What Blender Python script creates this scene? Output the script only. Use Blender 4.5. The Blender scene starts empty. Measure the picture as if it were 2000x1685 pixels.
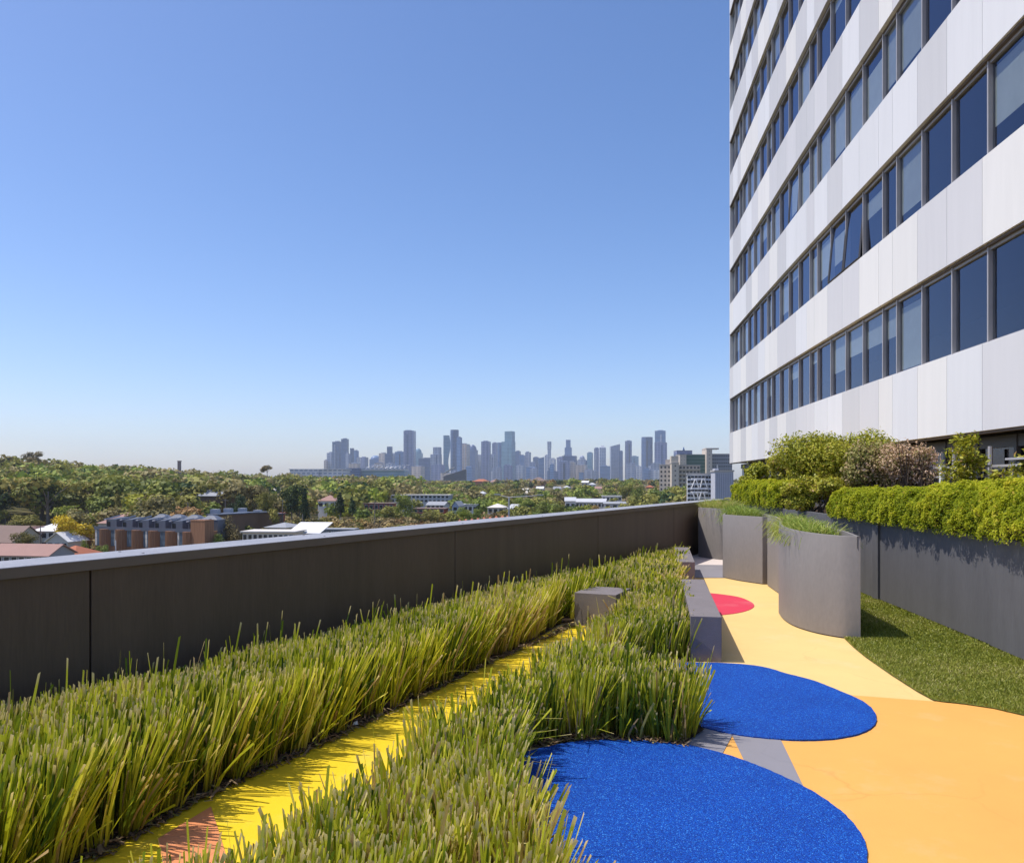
import bpy, bmesh, math, random
import numpy as np
from mathutils import Vector

random.seed(7)
RNG = np.random.default_rng(11)
SC = bpy.context.scene
COL = SC.collection
F, HV, EYE = 1550.0, 938.0, 1.7          # focal length and horizon row in photo pixels, eye height above the terrace

# ------------------------------------------------------------------ camera, sky, sun
cam_d = bpy.data.cameras.new('camera')
cam = bpy.data.objects.new('camera', cam_d); COL.objects.link(cam)
cam.location = (0, 0, EYE); cam.rotation_euler = (math.pi / 2, 0, 0)
cam_d.sensor_width = 36.0; cam_d.lens = 36.0 * F / 2000.0
cam_d.shift_y = (HV - 842.5) / 2000.0
cam_d.clip_start = 0.1; cam_d.clip_end = 40000
SC.camera = cam

SUN = Vector((-0.455, 0.02, 0.89)).normalized()
world = bpy.data.worlds.new('World'); SC.world = world; world.use_nodes = True
wn = world.node_tree; wn.nodes.clear()
wo = wn.nodes.new('ShaderNodeOutputWorld'); bg = wn.nodes.new('ShaderNodeBackground')
sky = wn.nodes.new('ShaderNodeTexSky'); sky.sky_type = 'NISHITA'; sky.sun_disc = False
sky.sun_elevation = math.asin(SUN.z); sky.sun_rotation = math.atan2(SUN.x, SUN.y)
sky.altitude = 60; sky.air_density = 0.85; sky.dust_density = 1.1; sky.ozone_density = 6.0
bg.inputs['Strength'].default_value = 0.15
wb = wn.nodes.new('ShaderNodeMix'); wb.data_type = 'RGBA'; wb.blend_type = 'MULTIPLY'; wb.inputs[0].default_value = 1.0
wb.inputs[7].default_value = (1.20, 1.04, 0.985, 1)          # the photo's white balance
hs = wn.nodes.new('ShaderNodeHueSaturation'); hs.inputs['Saturation'].default_value = 1.19
wn.links.new(sky.outputs[0], wb.inputs[6]); wn.links.new(wb.outputs[2], hs.inputs['Color']); wn.links.new(hs.outputs[0], bg.inputs[0]); wn.links.new(bg.outputs[0], wo.inputs[0])

sun_d = bpy.data.lights.new('sun', 'SUN'); sun_d.energy = 3.45; sun_d.angle = math.radians(0.5)
sun_d.color = (1.0, 0.95, 0.87)
sun_o = bpy.data.objects.new('sun', sun_d); COL.objects.link(sun_o)
sun_o.rotation_euler = SUN.to_track_quat('Z', 'Y').to_euler()

SC.view_settings.view_transform = 'Standard'; SC.view_settings.look = 'None'
SC.view_settings.exposure = 0.36; SC.view_settings.gamma = 1.0; SC.view_settings.use_curve_mapping = False
SC.render.engine = 'CYCLES'
cy = SC.cycles
cy.max_bounces = 7; cy.diffuse_bounces = 3; cy.glossy_bounces = 3; cy.transmission_bounces = 4
cy.transparent_max_bounces = 16; cy.volume_bounces = 1; cy.use_denoising = True
cy.sample_clamp_indirect = 6.0; cy.caustics_reflective = False; cy.caustics_refractive = False

# ------------------------------------------------------------------ helpers
def tag(o, label=None, cat=None, group=None, kind=None):
    if label: o['label'] = label
    if cat: o['category'] = cat
    if group: o['group'] = group
    if kind: o['kind'] = kind
    return o

def thing(name, label, cat, loc=(0, 0, 0), group=None, rz=0.0, s=1.0):
    o = bpy.data.objects.new(name, None); COL.objects.link(o)
    o.location = loc; o.rotation_euler = (0, 0, rz); o.scale = (s, s, s); o.empty_display_size = 0.2
    return tag(o, label, cat, group)

def G(u, v, z=0.0):
    """the point at height z that the photo shows at pixel (u, v)"""
    y = F * (EYE - z) / (v - HV)
    return ((u - 1000.0) / F * y, y)

def px(u, v, d):
    return Vector(((u - 1000.0) / F * d, d, EYE - (v - HV) / F * d))

class MB:
    """collects solids in world coordinates; build() links them as ONE mesh object, relative to its parent"""
    def __init__(s): s.v, s.f, s.m = [], [], []
    def add(s, verts, faces, m=0):
        b = len(s.v); s.v += [tuple(p) for p in verts]
        for f in faces: s.f.append([b + i for i in f]); s.m.append(m)
    def hexa(s, p, m=0):                       # p: 4 bottom (ccw from above), 4 top
        s.add(p, [(3, 2, 1, 0), (4, 5, 6, 7), (0, 1, 5, 4), (1, 2, 6, 5), (2, 3, 7, 6), (3, 0, 4, 7)], m)
    def box(s, c, size, rz=0.0, m=0):          # c = centre of the bottom face
        x, y = size[0] / 2, size[1] / 2; ca, sa = math.cos(rz), math.sin(rz)
        q = [(c[0] + a * ca - b * sa, c[1] + a * sa + b * ca) for a, b in ((-x, -y), (x, -y), (x, y), (-x, y))]
        s.hexa([(a, b, c[2]) for a, b in q] + [(a, b, c[2] + size[2]) for a, b in q], m)
    def prism(s, poly, z0, z1, m=0):
        n = len(poly)
        s.add([(a, b, z0) for a, b in poly] + [(a, b, z1) for a, b in poly],
              [tuple(range(n - 1, -1, -1)), tuple(range(n, 2 * n))] + [(i, (i + 1) % n, n + (i + 1) % n, n + i) for i in range(n)], m)
    def tube(s, pts, rad, n=6, m=0, cap=True):
        pts = [Vector(p) for p in pts]; rings = []
        for i, p in enumerate(pts):
            t = (pts[min(i + 1, len(pts) - 1)] - pts[max(i - 1, 0)]).normalized()
            a = t.cross(Vector((0, 0, 1)) if abs(t.z) < 0.9 else Vector((1, 0, 0))).normalized(); b = t.cross(a)
            r = rad[i] if isinstance(rad, (list, tuple)) else rad
            rings.append([p + a * (r * math.cos(k * 2 * math.pi / n)) + b * (r * math.sin(k * 2 * math.pi / n)) for k in range(n)])
        vs = [q for r in rings for q in r]
        fs = [(i * n + k, i * n + (k + 1) % n, (i + 1) * n + (k + 1) % n, (i + 1) * n + k) for i in range(len(pts) - 1) for k in range(n)]
        if cap: fs += [tuple(range(n)), tuple(range(len(vs) - 1, len(vs) - n - 1, -1))]
        s.add(vs, fs, m)
    def build(s, name, mats, parent=None, bevel=0.0, smooth=False, local=False, recalc=True):
        me = bpy.data.meshes.new(name)
        off = (0, 0, 0)
        if parent is not None and not local:
            off = parent.location if parent.parent is None else parent.location + parent.parent.location
        me.from_pydata([(a - off[0], b - off[1], c - off[2]) for a, b, c in s.v], [], s.f)
        mats = mats if isinstance(mats, (list, tuple)) else [mats]
        for q in mats: me.materials.append(q)
        me.polygons.foreach_set('material_index', s.m)
        bm = bmesh.new(); bm.from_mesh(me)
        if recalc: bmesh.ops.recalc_face_normals(bm, faces=bm.faces)
        if bevel:
            es = [e for e in bm.edges if len(e.link_faces) == 2 and e.calc_face_angle(0) > 0.6]
            bmesh.ops.bevel(bm, geom=es, offset=bevel, segments=2, affect='EDGES', profile=0.6)
        bm.to_mesh(me); bm.free()
        if smooth:
            me.polygons.foreach_set('use_smooth', [True] * len(me.polygons))
            me.set_sharp_from_angle(angle=0.6)
        return link(name, me, parent)

def link(name, me, parent=None):
    o = bpy.data.objects.new(name, me); COL.objects.link(o)
    if parent is not None: o.parent = parent
    return o

def np_mesh(name, V, Q, mat, attrs=None, parent=None, off=(0, 0, 0), smooth=False):
    """V (n,3) floats, Q (m,k) polygons of k corners, attrs {name: per-vertex floats}"""
    me = bpy.data.meshes.new(name); V = np.asarray(V, np.float32) - np.asarray(off, np.float32); Q = np.asarray(Q, np.int32)
    k = Q.shape[1]
    me.vertices.add(len(V)); me.vertices.foreach_set('co', V.ravel())
    me.loops.add(Q.size); me.loops.foreach_set('vertex_index', Q.ravel())
    me.polygons.add(len(Q)); me.polygons.foreach_set('loop_start', np.arange(len(Q), dtype=np.int32) * k)
    me.update(calc_edges=True)
    for a, val in (attrs or {}).items():
        at = me.attributes.new(a, 'FLOAT', 'POINT'); at.data.foreach_set('value', np.asarray(val, np.float32))
    if smooth: me.polygons.foreach_set('use_smooth', np.ones(len(Q), bool))
    me.materials.append(mat); me.validate()
    return link(name, me, parent)

def sm(a, b, x):
    t = np.clip((x - a) / (b - a), 0, 1); return t * t * (3 - 2 * t)

def vnoise(P, seed=0):
    P = np.asarray(P, float); i = np.floor(P).astype(np.int64); f = P - i; f = f * f * (3 - 2 * f)
    def h(a):
        n = (a[..., 0] * 73856093) ^ (a[..., 1] * 19349663) ^ (a[..., 2] * 83492791) ^ (seed * 2654435 + 12345)
        n = (n ^ (n >> 13)) * 1274126177; n = n & 0x7fffffff
        return ((n ^ (n >> 16)) & 0xffff) / 65535.0
    r = 0
    for dx in (0, 1):
        for dy in (0, 1):
            for dz in (0, 1):
                w = (f[..., 0] if dx else 1 - f[..., 0]) * (f[..., 1] if dy else 1 - f[..., 1]) * (f[..., 2] if dz else 1 - f[..., 2])
                r = r + w * h(i + np.array([dx, dy, dz]))
    return r

def inpoly(P, poly):
    x, y = P[:, 0], P[:, 1]; r = np.zeros(len(P), bool); n = len(poly)
    for i in range(n):
        (x0, y0), (x1, y1) = poly[i], poly[(i + 1) % n]
        c = ((y0 > y) != (y1 > y))
        if y1 != y0: r ^= c & (x < (x1 - x0) * (y - y0) / (y1 - y0) + x0)
    return r

def edge_dist(P, poly, closed=True):
    """distance to the outline and the outward-pointing vector towards its nearest point"""
    best = np.full(len(P), 1e9); vec = np.zeros((len(P), 2)); n = len(poly)
    for i in range(n if closed else n - 1):
        a = np.array(poly[i]); b = np.array(poly[(i + 1) % n]); ab = b - a
        t = np.clip(((P - a) @ ab) / max(ab @ ab, 1e-9), 0, 1); q = a + t[:, None] * ab - P; d = np.hypot(q[:, 0], q[:, 1])
        m = d < best; best[m] = d[m]; vec[m] = q[m] / np.maximum(d[m], 1e-6)[:, None]
    return best, vec

def spline(pts, n=8, closed=False):
    out = []; N = len(pts)
    for i in range(N if closed else N - 1):
        p = [np.array(pts[(i + k) % N] if closed else pts[min(max(i + k, 0), N - 1)], float) for k in (-1, 0, 1, 2)]
        for k in range(n):
            t = k / n
            out.append(tuple(0.5 * (2 * p[1] + (p[2] - p[0]) * t + (2 * p[0] - 5 * p[1] + 4 * p[2] - p[3]) * t * t + (3 * p[1] - p[0] - 3 * p[2] + p[3]) * t ** 3)))
    if not closed: out.append(tuple(float(c) for c in pts[-1]))
    return out

# ------------------------------------------------------------------ materials
def new_mat(name):
    m = bpy.data.materials.new(name); m.use_nodes = True; nt = m.node_tree
    b = nt.nodes['Principled BSDF']; return m, nt, b

def node(nt, t, **kw):
    n = nt.nodes.new(t)
    for k, v in kw.items():
        if k in n.inputs: n.inputs[k].default_value = v
        else: setattr(n, k, v)
    return n

def ramp(nt, fac, stops, interp='LINEAR'):
    r = nt.nodes.new('ShaderNodeValToRGB'); r.color_ramp.interpolation = interp
    while len(r.color_ramp.elements) < len(stops): r.color_ramp.elements.new(0.5)
    for e, (p, c) in zip(r.color_ramp.elements, stops): e.position = p; e.color = (*c, 1)
    nt.links.new(fac, r.inputs[0]); return r

def mul(c, k): return tuple(min(1.0, x * k) for x in c)

def surf(name, col, rough=0.6, var=0.12, scale=3.0, bump=0.0, bscale=60.0, spec=0.4, metal=0.0, stretch=(1, 1, 1), grain=0.0, gscale=300.0, obj_var=0.0, bdist=0.01):
    """plain paint / render / stone: colour with soft wear, optional grain and fine relief"""
    m, nt, b = new_mat(name); L = nt.links.new
    tc = node(nt, 'ShaderNodeTexCoord'); mp = node(nt, 'ShaderNodeMapping'); mp.inputs['Scale'].default_value = stretch
    L(tc.outputs['Object'], mp.inputs[0])
    n = node(nt, 'ShaderNodeTexNoise', Scale=scale, Detail=6.0, Roughness=0.6); L(mp.outputs[0], n.inputs['Vector'])
    r = ramp(nt, n.outputs['Fac'], [(0.25, mul(col, 1 - var)), (0.75, mul(col, 1 + var))]); out = r.outputs[0]
    if grain:
        g = node(nt, 'ShaderNodeTexNoise', Scale=gscale, Detail=2.0); L(mp.outputs[0], g.inputs['Vector'])
        gr = ramp(nt, g.outputs['Fac'], [(0.3, (1 - grain,) * 3), (0.7, (1, 1, 1))])
        mx = node(nt, 'ShaderNodeMix', data_type='RGBA', blend_type='MULTIPLY'); mx.inputs[0].default_value = 1
        L(out, mx.inputs[6]); L(gr.outputs[0], mx.inputs[7]); out = mx.outputs[2]
    if obj_var:
        oi = node(nt, 'ShaderNodeObjectInfo'); hs = node(nt, 'ShaderNodeHueSaturation')
        mr = node(nt, 'ShaderNodeMapRange'); mr.inputs['To Min'].default_value = 1 - obj_var; mr.inputs['To Max'].default_value = 1 + obj_var
        L(oi.outputs['Random'], mr.inputs[0]); L(mr.outputs[0], hs.inputs['Value']); L(out, hs.inputs['Color']); out = hs.outputs[0]
    L(out, b.inputs['Base Color'])
    b.inputs['Roughness'].default_value = rough; b.inputs['Specular IOR Level'].default_value = spec; b.inputs['Metallic'].default_value = metal
    if bump:
        q = node(nt, 'ShaderNodeTexNoise', Scale=bscale, Detail=4.0); L(mp.outputs[0], q.inputs['Vector'])
        bp = node(nt, 'ShaderNodeBump', Strength=bump, Distance=bdist); L(q.outputs['Fac'], bp.inputs['Height']); L(bp.outputs[0], b.inputs['Normal'])
    return m

def leafmat(name, stops, transl=0.35, rough=0.5, along=None, hue_obj=0.0, spec=0.3):
    """leaves and blades: colour by the per-leaf 'tint'; 'along' optionally browns base and cut tip"""
    m, nt, b = new_mat(name); L = nt.links.new
    at = node(nt, 'ShaderNodeAttribute', attribute_name='tint')
    r = ramp(nt, at.outputs['Fac'], stops); out = r.outputs[0]
    if along:
        al = node(nt, 'ShaderNodeAttribute', attribute_name='along')
        ar = ramp(nt, al.outputs['Fac'], along[0]); mk = ramp(nt, al.outputs['Fac'], along[1])
        mx = node(nt, 'ShaderNodeMix', data_type='RGBA'); L(mk.outputs[0], mx.inputs[0]); L(out, mx.inputs[6]); L(ar.outputs[0], mx.inputs[7]); out = mx.outputs[2]
    if hue_obj:
        oi = node(nt, 'ShaderNodeObjectInfo'); hs = node(nt, 'ShaderNodeHueSaturation')
        mr = node(nt, 'ShaderNodeMapRange'); mr.inputs['To Min'].default_value = 1 - hue_obj; mr.inputs['To Max'].default_value = 1 + hue_obj
        m2 = node(nt, 'ShaderNodeMapRange'); m2.inputs['To Min'].default_value = 0.5 - hue_obj * 0.09; m2.inputs['To Max'].default_value = 0.5 + hue_obj * 0.05
        fr = node(nt, 'ShaderNodeMath', operation='FRACT'); ml = node(nt, 'ShaderNodeMath', operation='MULTIPLY'); ml.inputs[1].default_value = 7.31
        L(oi.outputs['Random'], mr.inputs[0]); L(oi.outputs['Random'], ml.inputs[0]); L(ml.outputs[0], fr.inputs[0]); L(fr.outputs[0], m2.inputs[0])
        L(mr.outputs[0], hs.inputs['Value']); L(m2.outputs[0], hs.inputs['Hue']); L(out, hs.inputs['Color']); out = hs.outputs[0]
    L(out, b.inputs['Base Color']); b.inputs['Roughness'].default_value = rough; b.inputs['Specular IOR Level'].default_value = spec
    tr = node(nt, 'ShaderNodeBsdfTranslucent'); L(out, tr.inputs['Color'])
    ms = node(nt, 'ShaderNodeMixShader'); ms.inputs[0].default_value = transl
    L(b.outputs[0], ms.inputs[1]); L(tr.outputs[0], ms.inputs[2]); L(ms.outputs[0], nt.nodes['Material Output'].inputs[0])
    return m

def glass(name, refl=(0.8, 0.85, 1.0), trans=(0.25, 0.32, 0.45), ior=1.8, rough=0.02, wob=0.0):
    """a thin tinted pane: mirror by Fresnel over a tinted see-through"""
    m = bpy.data.materials.new(name); m.use_nodes = True; nt = m.node_tree; nt.nodes.clear(); L = nt.links.new
    o = node(nt, 'ShaderNodeOutputMaterial'); ms = node(nt, 'ShaderNodeMixShader'); lw = node(nt, 'ShaderNodeLayerWeight', Blend=0.5)
    pw = node(nt, 'ShaderNodeMath', operation='POWER'); pw.inputs[1].default_value = 4.0; L(lw.outputs['Facing'], pw.inputs[0])
    f0 = ((ior - 1) / (ior + 1)) ** 2; fr = node(nt, 'ShaderNodeMapRange'); fr.inputs['To Min'].default_value = f0; L(pw.outputs[0], fr.inputs[0])
    t = node(nt, 'ShaderNodeBsdfTransparent'); t.inputs[0].default_value = (*trans, 1)
    g = node(nt, 'ShaderNodeBsdfGlossy', Roughness=rough); g.inputs['Color'].default_value = (*refl, 1)
    if wob:
        tc = node(nt, 'ShaderNodeTexCoord'); n = node(nt, 'ShaderNodeTexNoise', Scale=0.7, Detail=1.0); L(tc.outputs['Object'], n.inputs['Vector'])
        bp = node(nt, 'ShaderNodeBump', Strength=wob, Distance=0.05); L(n.outputs['Fac'], bp.inputs['Height']); L(bp.outputs[0], g.inputs['Normal'])
    L(fr.outputs[0], ms.inputs[0]); L(t.outputs[0], ms.inputs[1]); L(g.outputs[0], ms.inputs[2]); L(ms.outputs[0], o.inputs[0])
    return m

M = {}
def paint(name, col, rough=0.75):
    """worn playground coating: faint blotches, scuffs, dust and a few hairline cracks"""
    m, nt, b = new_mat(name); L = nt.links.new; tc = node(nt, 'ShaderNodeTexCoord')
    def noise(sc, det, lo, hi, a, c):
        n = node(nt, 'ShaderNodeTexNoise', Scale=sc, Detail=det, Roughness=0.65); L(tc.outputs['Object'], n.inputs['Vector']); return ramp(nt, n.outputs['Fac'], [(lo, a), (hi, c)])
    cur = noise(0.9, 8.0, 0.3, 0.7, mul(col, 0.93), mul(col, 1.04)).outputs[0]
    def over(fac, c):
        nonlocal cur
        mx = node(nt, 'ShaderNodeMix', data_type='RGBA'); L(fac, mx.inputs[0]); L(cur, mx.inputs[6]); mx.inputs[7].default_value = (*c, 1); cur = mx.outputs[2]
    over(noise(7.0, 10.0, 0.60, 0.80, (0, 0, 0), (.10,) * 3).outputs[0], (0.30, 0.24, 0.17))
    over(noise(55.0, 3.0, 0.66, 0.76, (0, 0, 0), (.16,) * 3).outputs[0], mul(col, 0.7))
    over(noise(1.7, 5.0, 0.55, 0.75, (0, 0, 0), (.10,) * 3).outputs[0], (0.85, 0.80, 0.72))
    w = node(nt, 'ShaderNodeTexNoise', Scale=2.5, Detail=4.0); L(tc.outputs['Object'], w.inputs['Vector'])
    ad = node(nt, 'ShaderNodeMix', data_type='VECTOR'); ad.inputs[0].default_value = 0.22; L(tc.outputs['Object'], ad.inputs[4]); L(w.outputs['Color'], ad.inputs[5])
    v = node(nt, 'ShaderNodeTexVoronoi', Scale=0.8, feature='DISTANCE_TO_EDGE'); L(ad.outputs[1], v.inputs['Vector'])
    cr = ramp(nt, v.outputs['Distance'], [(0.0, (1, 1, 1)), (0.006, (0, 0, 0))]); mk = noise(0.7, 2.0, 0.50, 0.62, (0, 0, 0), (.22,) * 3)
    ml = node(nt, 'ShaderNodeMix', data_type='RGBA', blend_type='MULTIPLY'); ml.inputs[0].default_value = 1; L(cr.outputs[0], ml.inputs[6]); L(mk.outputs[0], ml.inputs[7]); over(ml.outputs[2], mul(col, 0.45))
    L(cur, b.inputs['Base Color']); b.inputs['Roughness'].default_value = rough; b.inputs['Specular IOR Level'].default_value = 0.25
    q = node(nt, 'ShaderNodeTexNoise', Scale=120.0, Detail=3.0); L(tc.outputs['Object'], q.inputs['Vector'])
    bp = node(nt, 'ShaderNodeBump', Strength=0.3, Distance=0.004); L(q.outputs['Fac'], bp.inputs['Height']); L(bp.outputs[0], b.inputs['Normal']); return m
M['pale_yellow'] = paint('pale_yellow_paint', (0.78, 0.535, 0.21))
M['yellow'] = paint('bright_yellow_paint', (0.78, 0.55, 0.018))
M['orange'] = paint('pale_orange_paint', (0.77, 0.385, 0.095))
M['terracotta'] = paint('terracotta_paint', (0.72, 0.27, 0.11))
M['red_paint'] = paint('red_paint', (0.62, 0.045, 0.085))
M['grey_paint'] = paint('grey_paint', (0.25, 0.24, 0.26))
M['pink_paint'] = paint('pale_pink_paint', (0.68, 0.60, 0.56))
M['planter'] = surf('grey_planter_metal', (0.235, 0.215, 0.20), 0.65, 0.08, 1.4, 0.12, 60, 0.35, stretch=(1.5, 1.5, 0.6), grain=0.08, gscale=22)
M['wall_panel'] = surf('charcoal_planter_panel', (0.132, 0.130, 0.135), 0.6, 0.16, 1.6, 0.15, 40, 0.4, stretch=(2.5, 2.5, 0.4), grain=0.12, gscale=25)
M['bench'] = surf('grey_bench_concrete', (0.215, 0.188, 0.185), 0.7, 0.10, 5, 0.35, 140, 0.35, grain=0.18, gscale=180)
M['parapet'] = surf('dark_parapet_cladding', (0.104, 0.070, 0.050), 0.5, 0.20, 1.6, 0.1, 30, 0.45, stretch=(2.5, 2.5, 0.25), grain=0.14, gscale=30, obj_var=0.07)
M['coping'] = surf('grey_coping_metal', (0.36, 0.35, 0.355), 0.42, 0.16, 2.2, 0.15, 50, 0.5, grain=0.22, gscale=60)
M['soil'] = surf('dark_soil', (0.045, 0.03, 0.02), 0.95, 0.4, 9, 0.8, 60, 0.1)
M['black'] = surf('black_joint', (0.012, 0.012, 0.013), 0.8, 0.1)
M['steel'] = surf('grey_aluminium', (0.40, 0.385, 0.39), 0.5, 0.06, 4, spec=0.5)
M['dark_steel'] = surf('dark_aluminium', (0.06, 0.058, 0.062), 0.45, 0.08, 4, spec=0.5)
M['soffit'] = surf('brown_grey_flashing', (0.15, 0.115, 0.09), 0.6, 0.12, 3)
M['white_metal'] = surf('white_painted_metal', (0.72, 0.72, 0.72), 0.5, 0.05, 3)
PANELC = [('warm_white_panel', (0.83, 0.80, 0.745)), ('cool_white_panel', (0.785, 0.775, 0.76)), ('light_grey_panel', (0.655, 0.64, 0.625)), ('pale_grey_panel', (0.70, 0.68, 0.665))]
PANELS = [surf(n, c, 0.5, 0.035, 1.3, 0.0, spec=0.35, stretch=(3, 3, 0.25), obj_var=0.03) for n, c in PANELC]
M['interior'] = surf('dark_interior', (0.05, 0.05, 0.055), 0.9, 0.2, 1.0)
M['blind'] = surf('grey_white_blind', (0.72, 0.74, 0.68), 0.9, 0.08, 3, obj_var=0.2)
M['glass'] = glass('blue_tinted_glass', (0.66, 0.70, 0.86), (0.58, 0.62, 0.63), 2.0, 0.015, 0.04)
M['glass_dark'] = glass('grey_tinted_glass', (0.8, 0.82, 0.9), (0.25, 0.26, 0.28), 1.7, 0.02, 0.03)

def rubber():
    m, nt, b = new_mat('blue_rubber_granules'); L = nt.links.new
    tc = node(nt, 'ShaderNodeTexCoord')
    vo = node(nt, 'ShaderNodeTexVoronoi', Scale=210.0); L(tc.outputs['Object'], vo.inputs['Vector'])
    big = node(nt, 'ShaderNodeTexNoise', Scale=2.2, Detail=5.0); L(tc.outputs['Object'], big.inputs['Vector'])
    sep = node(nt, 'ShaderNodeSeparateColor'); L(vo.outputs['Color'], sep.inputs[0])
    r = ramp(nt, sep.outputs[0], [(0.0, (0.001, 0.032, 0.22)), (0.35, (0.002, 0.056, 0.35)), (0.8, (0.003, 0.080, 0.46)), (0.95, (0.012, 0.17, 0.62)), (1.0, (0.08, 0.34, 0.78))])
    r2 = ramp(nt, big.outputs['Fac'], [(0.3, (0.82, 0.82, 0.86)), (0.7, (1, 1, 1))])
    mx = node(nt, 'ShaderNodeMix', data_type='RGBA', blend_type='MULTIPLY'); mx.inputs[0].default_value = 1
    L(r.outputs[0], mx.inputs[6]); L(r2.outputs[0], mx.inputs[7]); L(mx.outputs[2], b.inputs['Base Color'])
    b.inputs['Roughness'].default_value = 0.7; b.inputs['Specular IOR Level'].default_value = 0.22
    bp = node(nt, 'ShaderNodeBump', Strength=0.9, Distance=0.004); L(vo.outputs['Distance'], bp.inputs['Height']); bp.invert = True
    L(bp.outputs[0], b.inputs['Normal']); return m
M['rubber'] = rubber()
# ------------------------------------------------------------------ terrace floor and painted areas
def struct(o): o['kind'] = 'structure'; return o

def sheet(name, poly, z, mat):
    b = MB(); b.add([(x, y, z) for x, y in poly], [tuple(range(len(poly)))]); return struct(b.build(name, mat))

PW = lambda y: 0.5204 * y - 5.252                # inner face of the parapet, x at depth y
PD = np.array([0.4616, 0.8871]); PN = np.array([0.8871, -0.4616])   # along it, and towards the terrace
sheet('terrace_floor', [(PW(0.3), 0.3), (9.0, 0.3), (12.4, 45), (12.4, 46), (16.5, 46), (PW(20.5), 20.5)], 0.0, M['pale_yellow'])
b = MB(); b.prism([(PW(-4) - 0.36, -4), (14, -4), (19, 47), (PW(20.9) - 0.2, 20.9)], -24.0, -0.02); struct(b.build('podium', M['parapet']))

# bright yellow channel between the grass beds
CH_L = [(-2.75, 1.7), (-1.9, 3.527), (-1.596, 4.34), (-1.08, 5.41), (-0.235, 7.28), (0.327, 8.45), (0.718, 9.32)]
CH_R = [(p[0] + w, p[1] - 0.22) for p, w in zip(CH_L, (1.16, 1.12, 1.07, 1.0, 0.88, 0.76, 0.60))]
cl, cr = spline(CH_L, 5), spline(CH_R, 5)
sheet('yellow_channel', [(x - 0.12, y) for x, y in cl] + [(x + 0.12, y) for x, y in reversed(cr)], 0.004, M['yellow'])
sheet('terracotta_paint', [G(308, 1640), G(412, 1577), G(432, 1640), G(455, 1720), G(330, 1740)], 0.008, M['terracotta'])
# pale orange area
op = [G(1340, 1300), G(1500, 1344), G(1665, 1358), G(1825, 1370), G(1900, 1372), (4.6, 6.2), (9, 6.2), (9, 0.31), (0.0, 0.31), (-0.1, 4.0), (0.6, 5.4)]
sheet('orange_paint', op, 0.004, M['orange'])
sheet('grey_stripe', [G(1412, 1400), G(1478, 1365), G(1527, 1450), G(1580, 1560), G(1490, 1565)], 0.008, M['grey_paint'])
sheet('grey_stripe', [G(1330, 1408), G(1438, 1416), G(1430, 1438), G(1404, 1486), G(1320, 1480)], 0.008, M['grey_paint'])
# far grey and pale pink bands
sheet('pink_paint', [G(1330, 1128), G(1415, 1128), G(1560, 1142), G(1600, 1090), (6, 18), (PW(20.4), 20.4), (2.6, 15.6)], 0.004, M['pink_paint'])
sheet('grey_band', [G(1330, 1128.5), G(1415, 1128.5), G(1470, 1118), G(1440, 1104), G(1340, 1103)], 0.008, M['grey_paint'])

def circle_fit(pts):
    P = np.array(pts); A = np.c_[2 * P, np.ones(len(P))]; s = np.linalg.lstsq(A, (P ** 2).sum(1), rcond=None)[0]
    return s[0], s[1], math.sqrt(s[2] + s[0] ** 2 + s[1] ** 2)

def disc(name, uv, z0, z1, mat, label, cat, rag=0.0, group=None):
    """a round pad whose visible outline follows the traced points; the hidden rest closes as their circle"""
    pts = [G(u, v) for u, v in uv]; cx, cyy, r = circle_fit(pts)
    an = sorted((math.atan2(p[1] - cyy, p[0] - cx), math.hypot(p[0] - cx, p[1] - cyy)) for p in pts)
    n = 220; poly = []
    A = np.array([a for a, _ in an]); R = np.array([q for _, q in an])
    A3 = np.r_[A - 2 * math.pi, A, A + 2 * math.pi]; R3 = np.r_[R, R, R]
    for k in range(n):
        t = -math.pi + 2 * math.pi * k / n
        w = np.exp(-((A3 - t) / 0.28) ** 2)
        rr = (np.sum(w * R3) + 0.05 * r) / (np.sum(w) + 0.05) + rag * random.uniform(-1, 1)
        poly.append((cx + rr * math.cos(t), cyy + rr * math.sin(t)))
    b = MB(); b.prism(poly, z0, z1); o = b.build(name, mat, bevel=0.0)
    tag(o, label, cat, group); return (cx, cyy, r, poly)

C1 = disc('rubber_pad', [(1375, 1296), (1454, 1299.5), (1559, 1324), (1632, 1350), (1681.5, 1376.5), (1706, 1390), (1715, 1401), (1709.5, 1422), (1681.5, 1436), (1636, 1446.5), (1566, 1450), (1496, 1445), (1440, 1436), (1356, 1415)],
          0.001, 0.016, M['rubber'], 'smaller blue rubber play pad, beside the end of the long grey bench', 'rubber pad', 0.003, 'blue rubber pads')
C2 = disc('rubber_pad', [(1060, 1468), (1120, 1452), (1180, 1446), (1240, 1445), (1300, 1450), (1360, 1462), (1440, 1484), (1500, 1510), (1572, 1542), (1630, 1580), (1670, 1620), (1695, 1660), (1701, 1685)],
          0.001, 0.016, M['rubber'], 'larger blue rubber play pad in the bottom corner of the orange floor', 'rubber pad', 0.003, 'blue rubber pads')
disc('painted_circle', [(1388, 1159), (1430, 1163), (1465, 1175), (1473, 1184), (1460, 1192), (1430, 1199), (1410, 1201)], 0.002, 0.006, M['red_paint'],
     'red painted circle on the yellow floor, half behind the long grey bench', 'painted circle')

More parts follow.
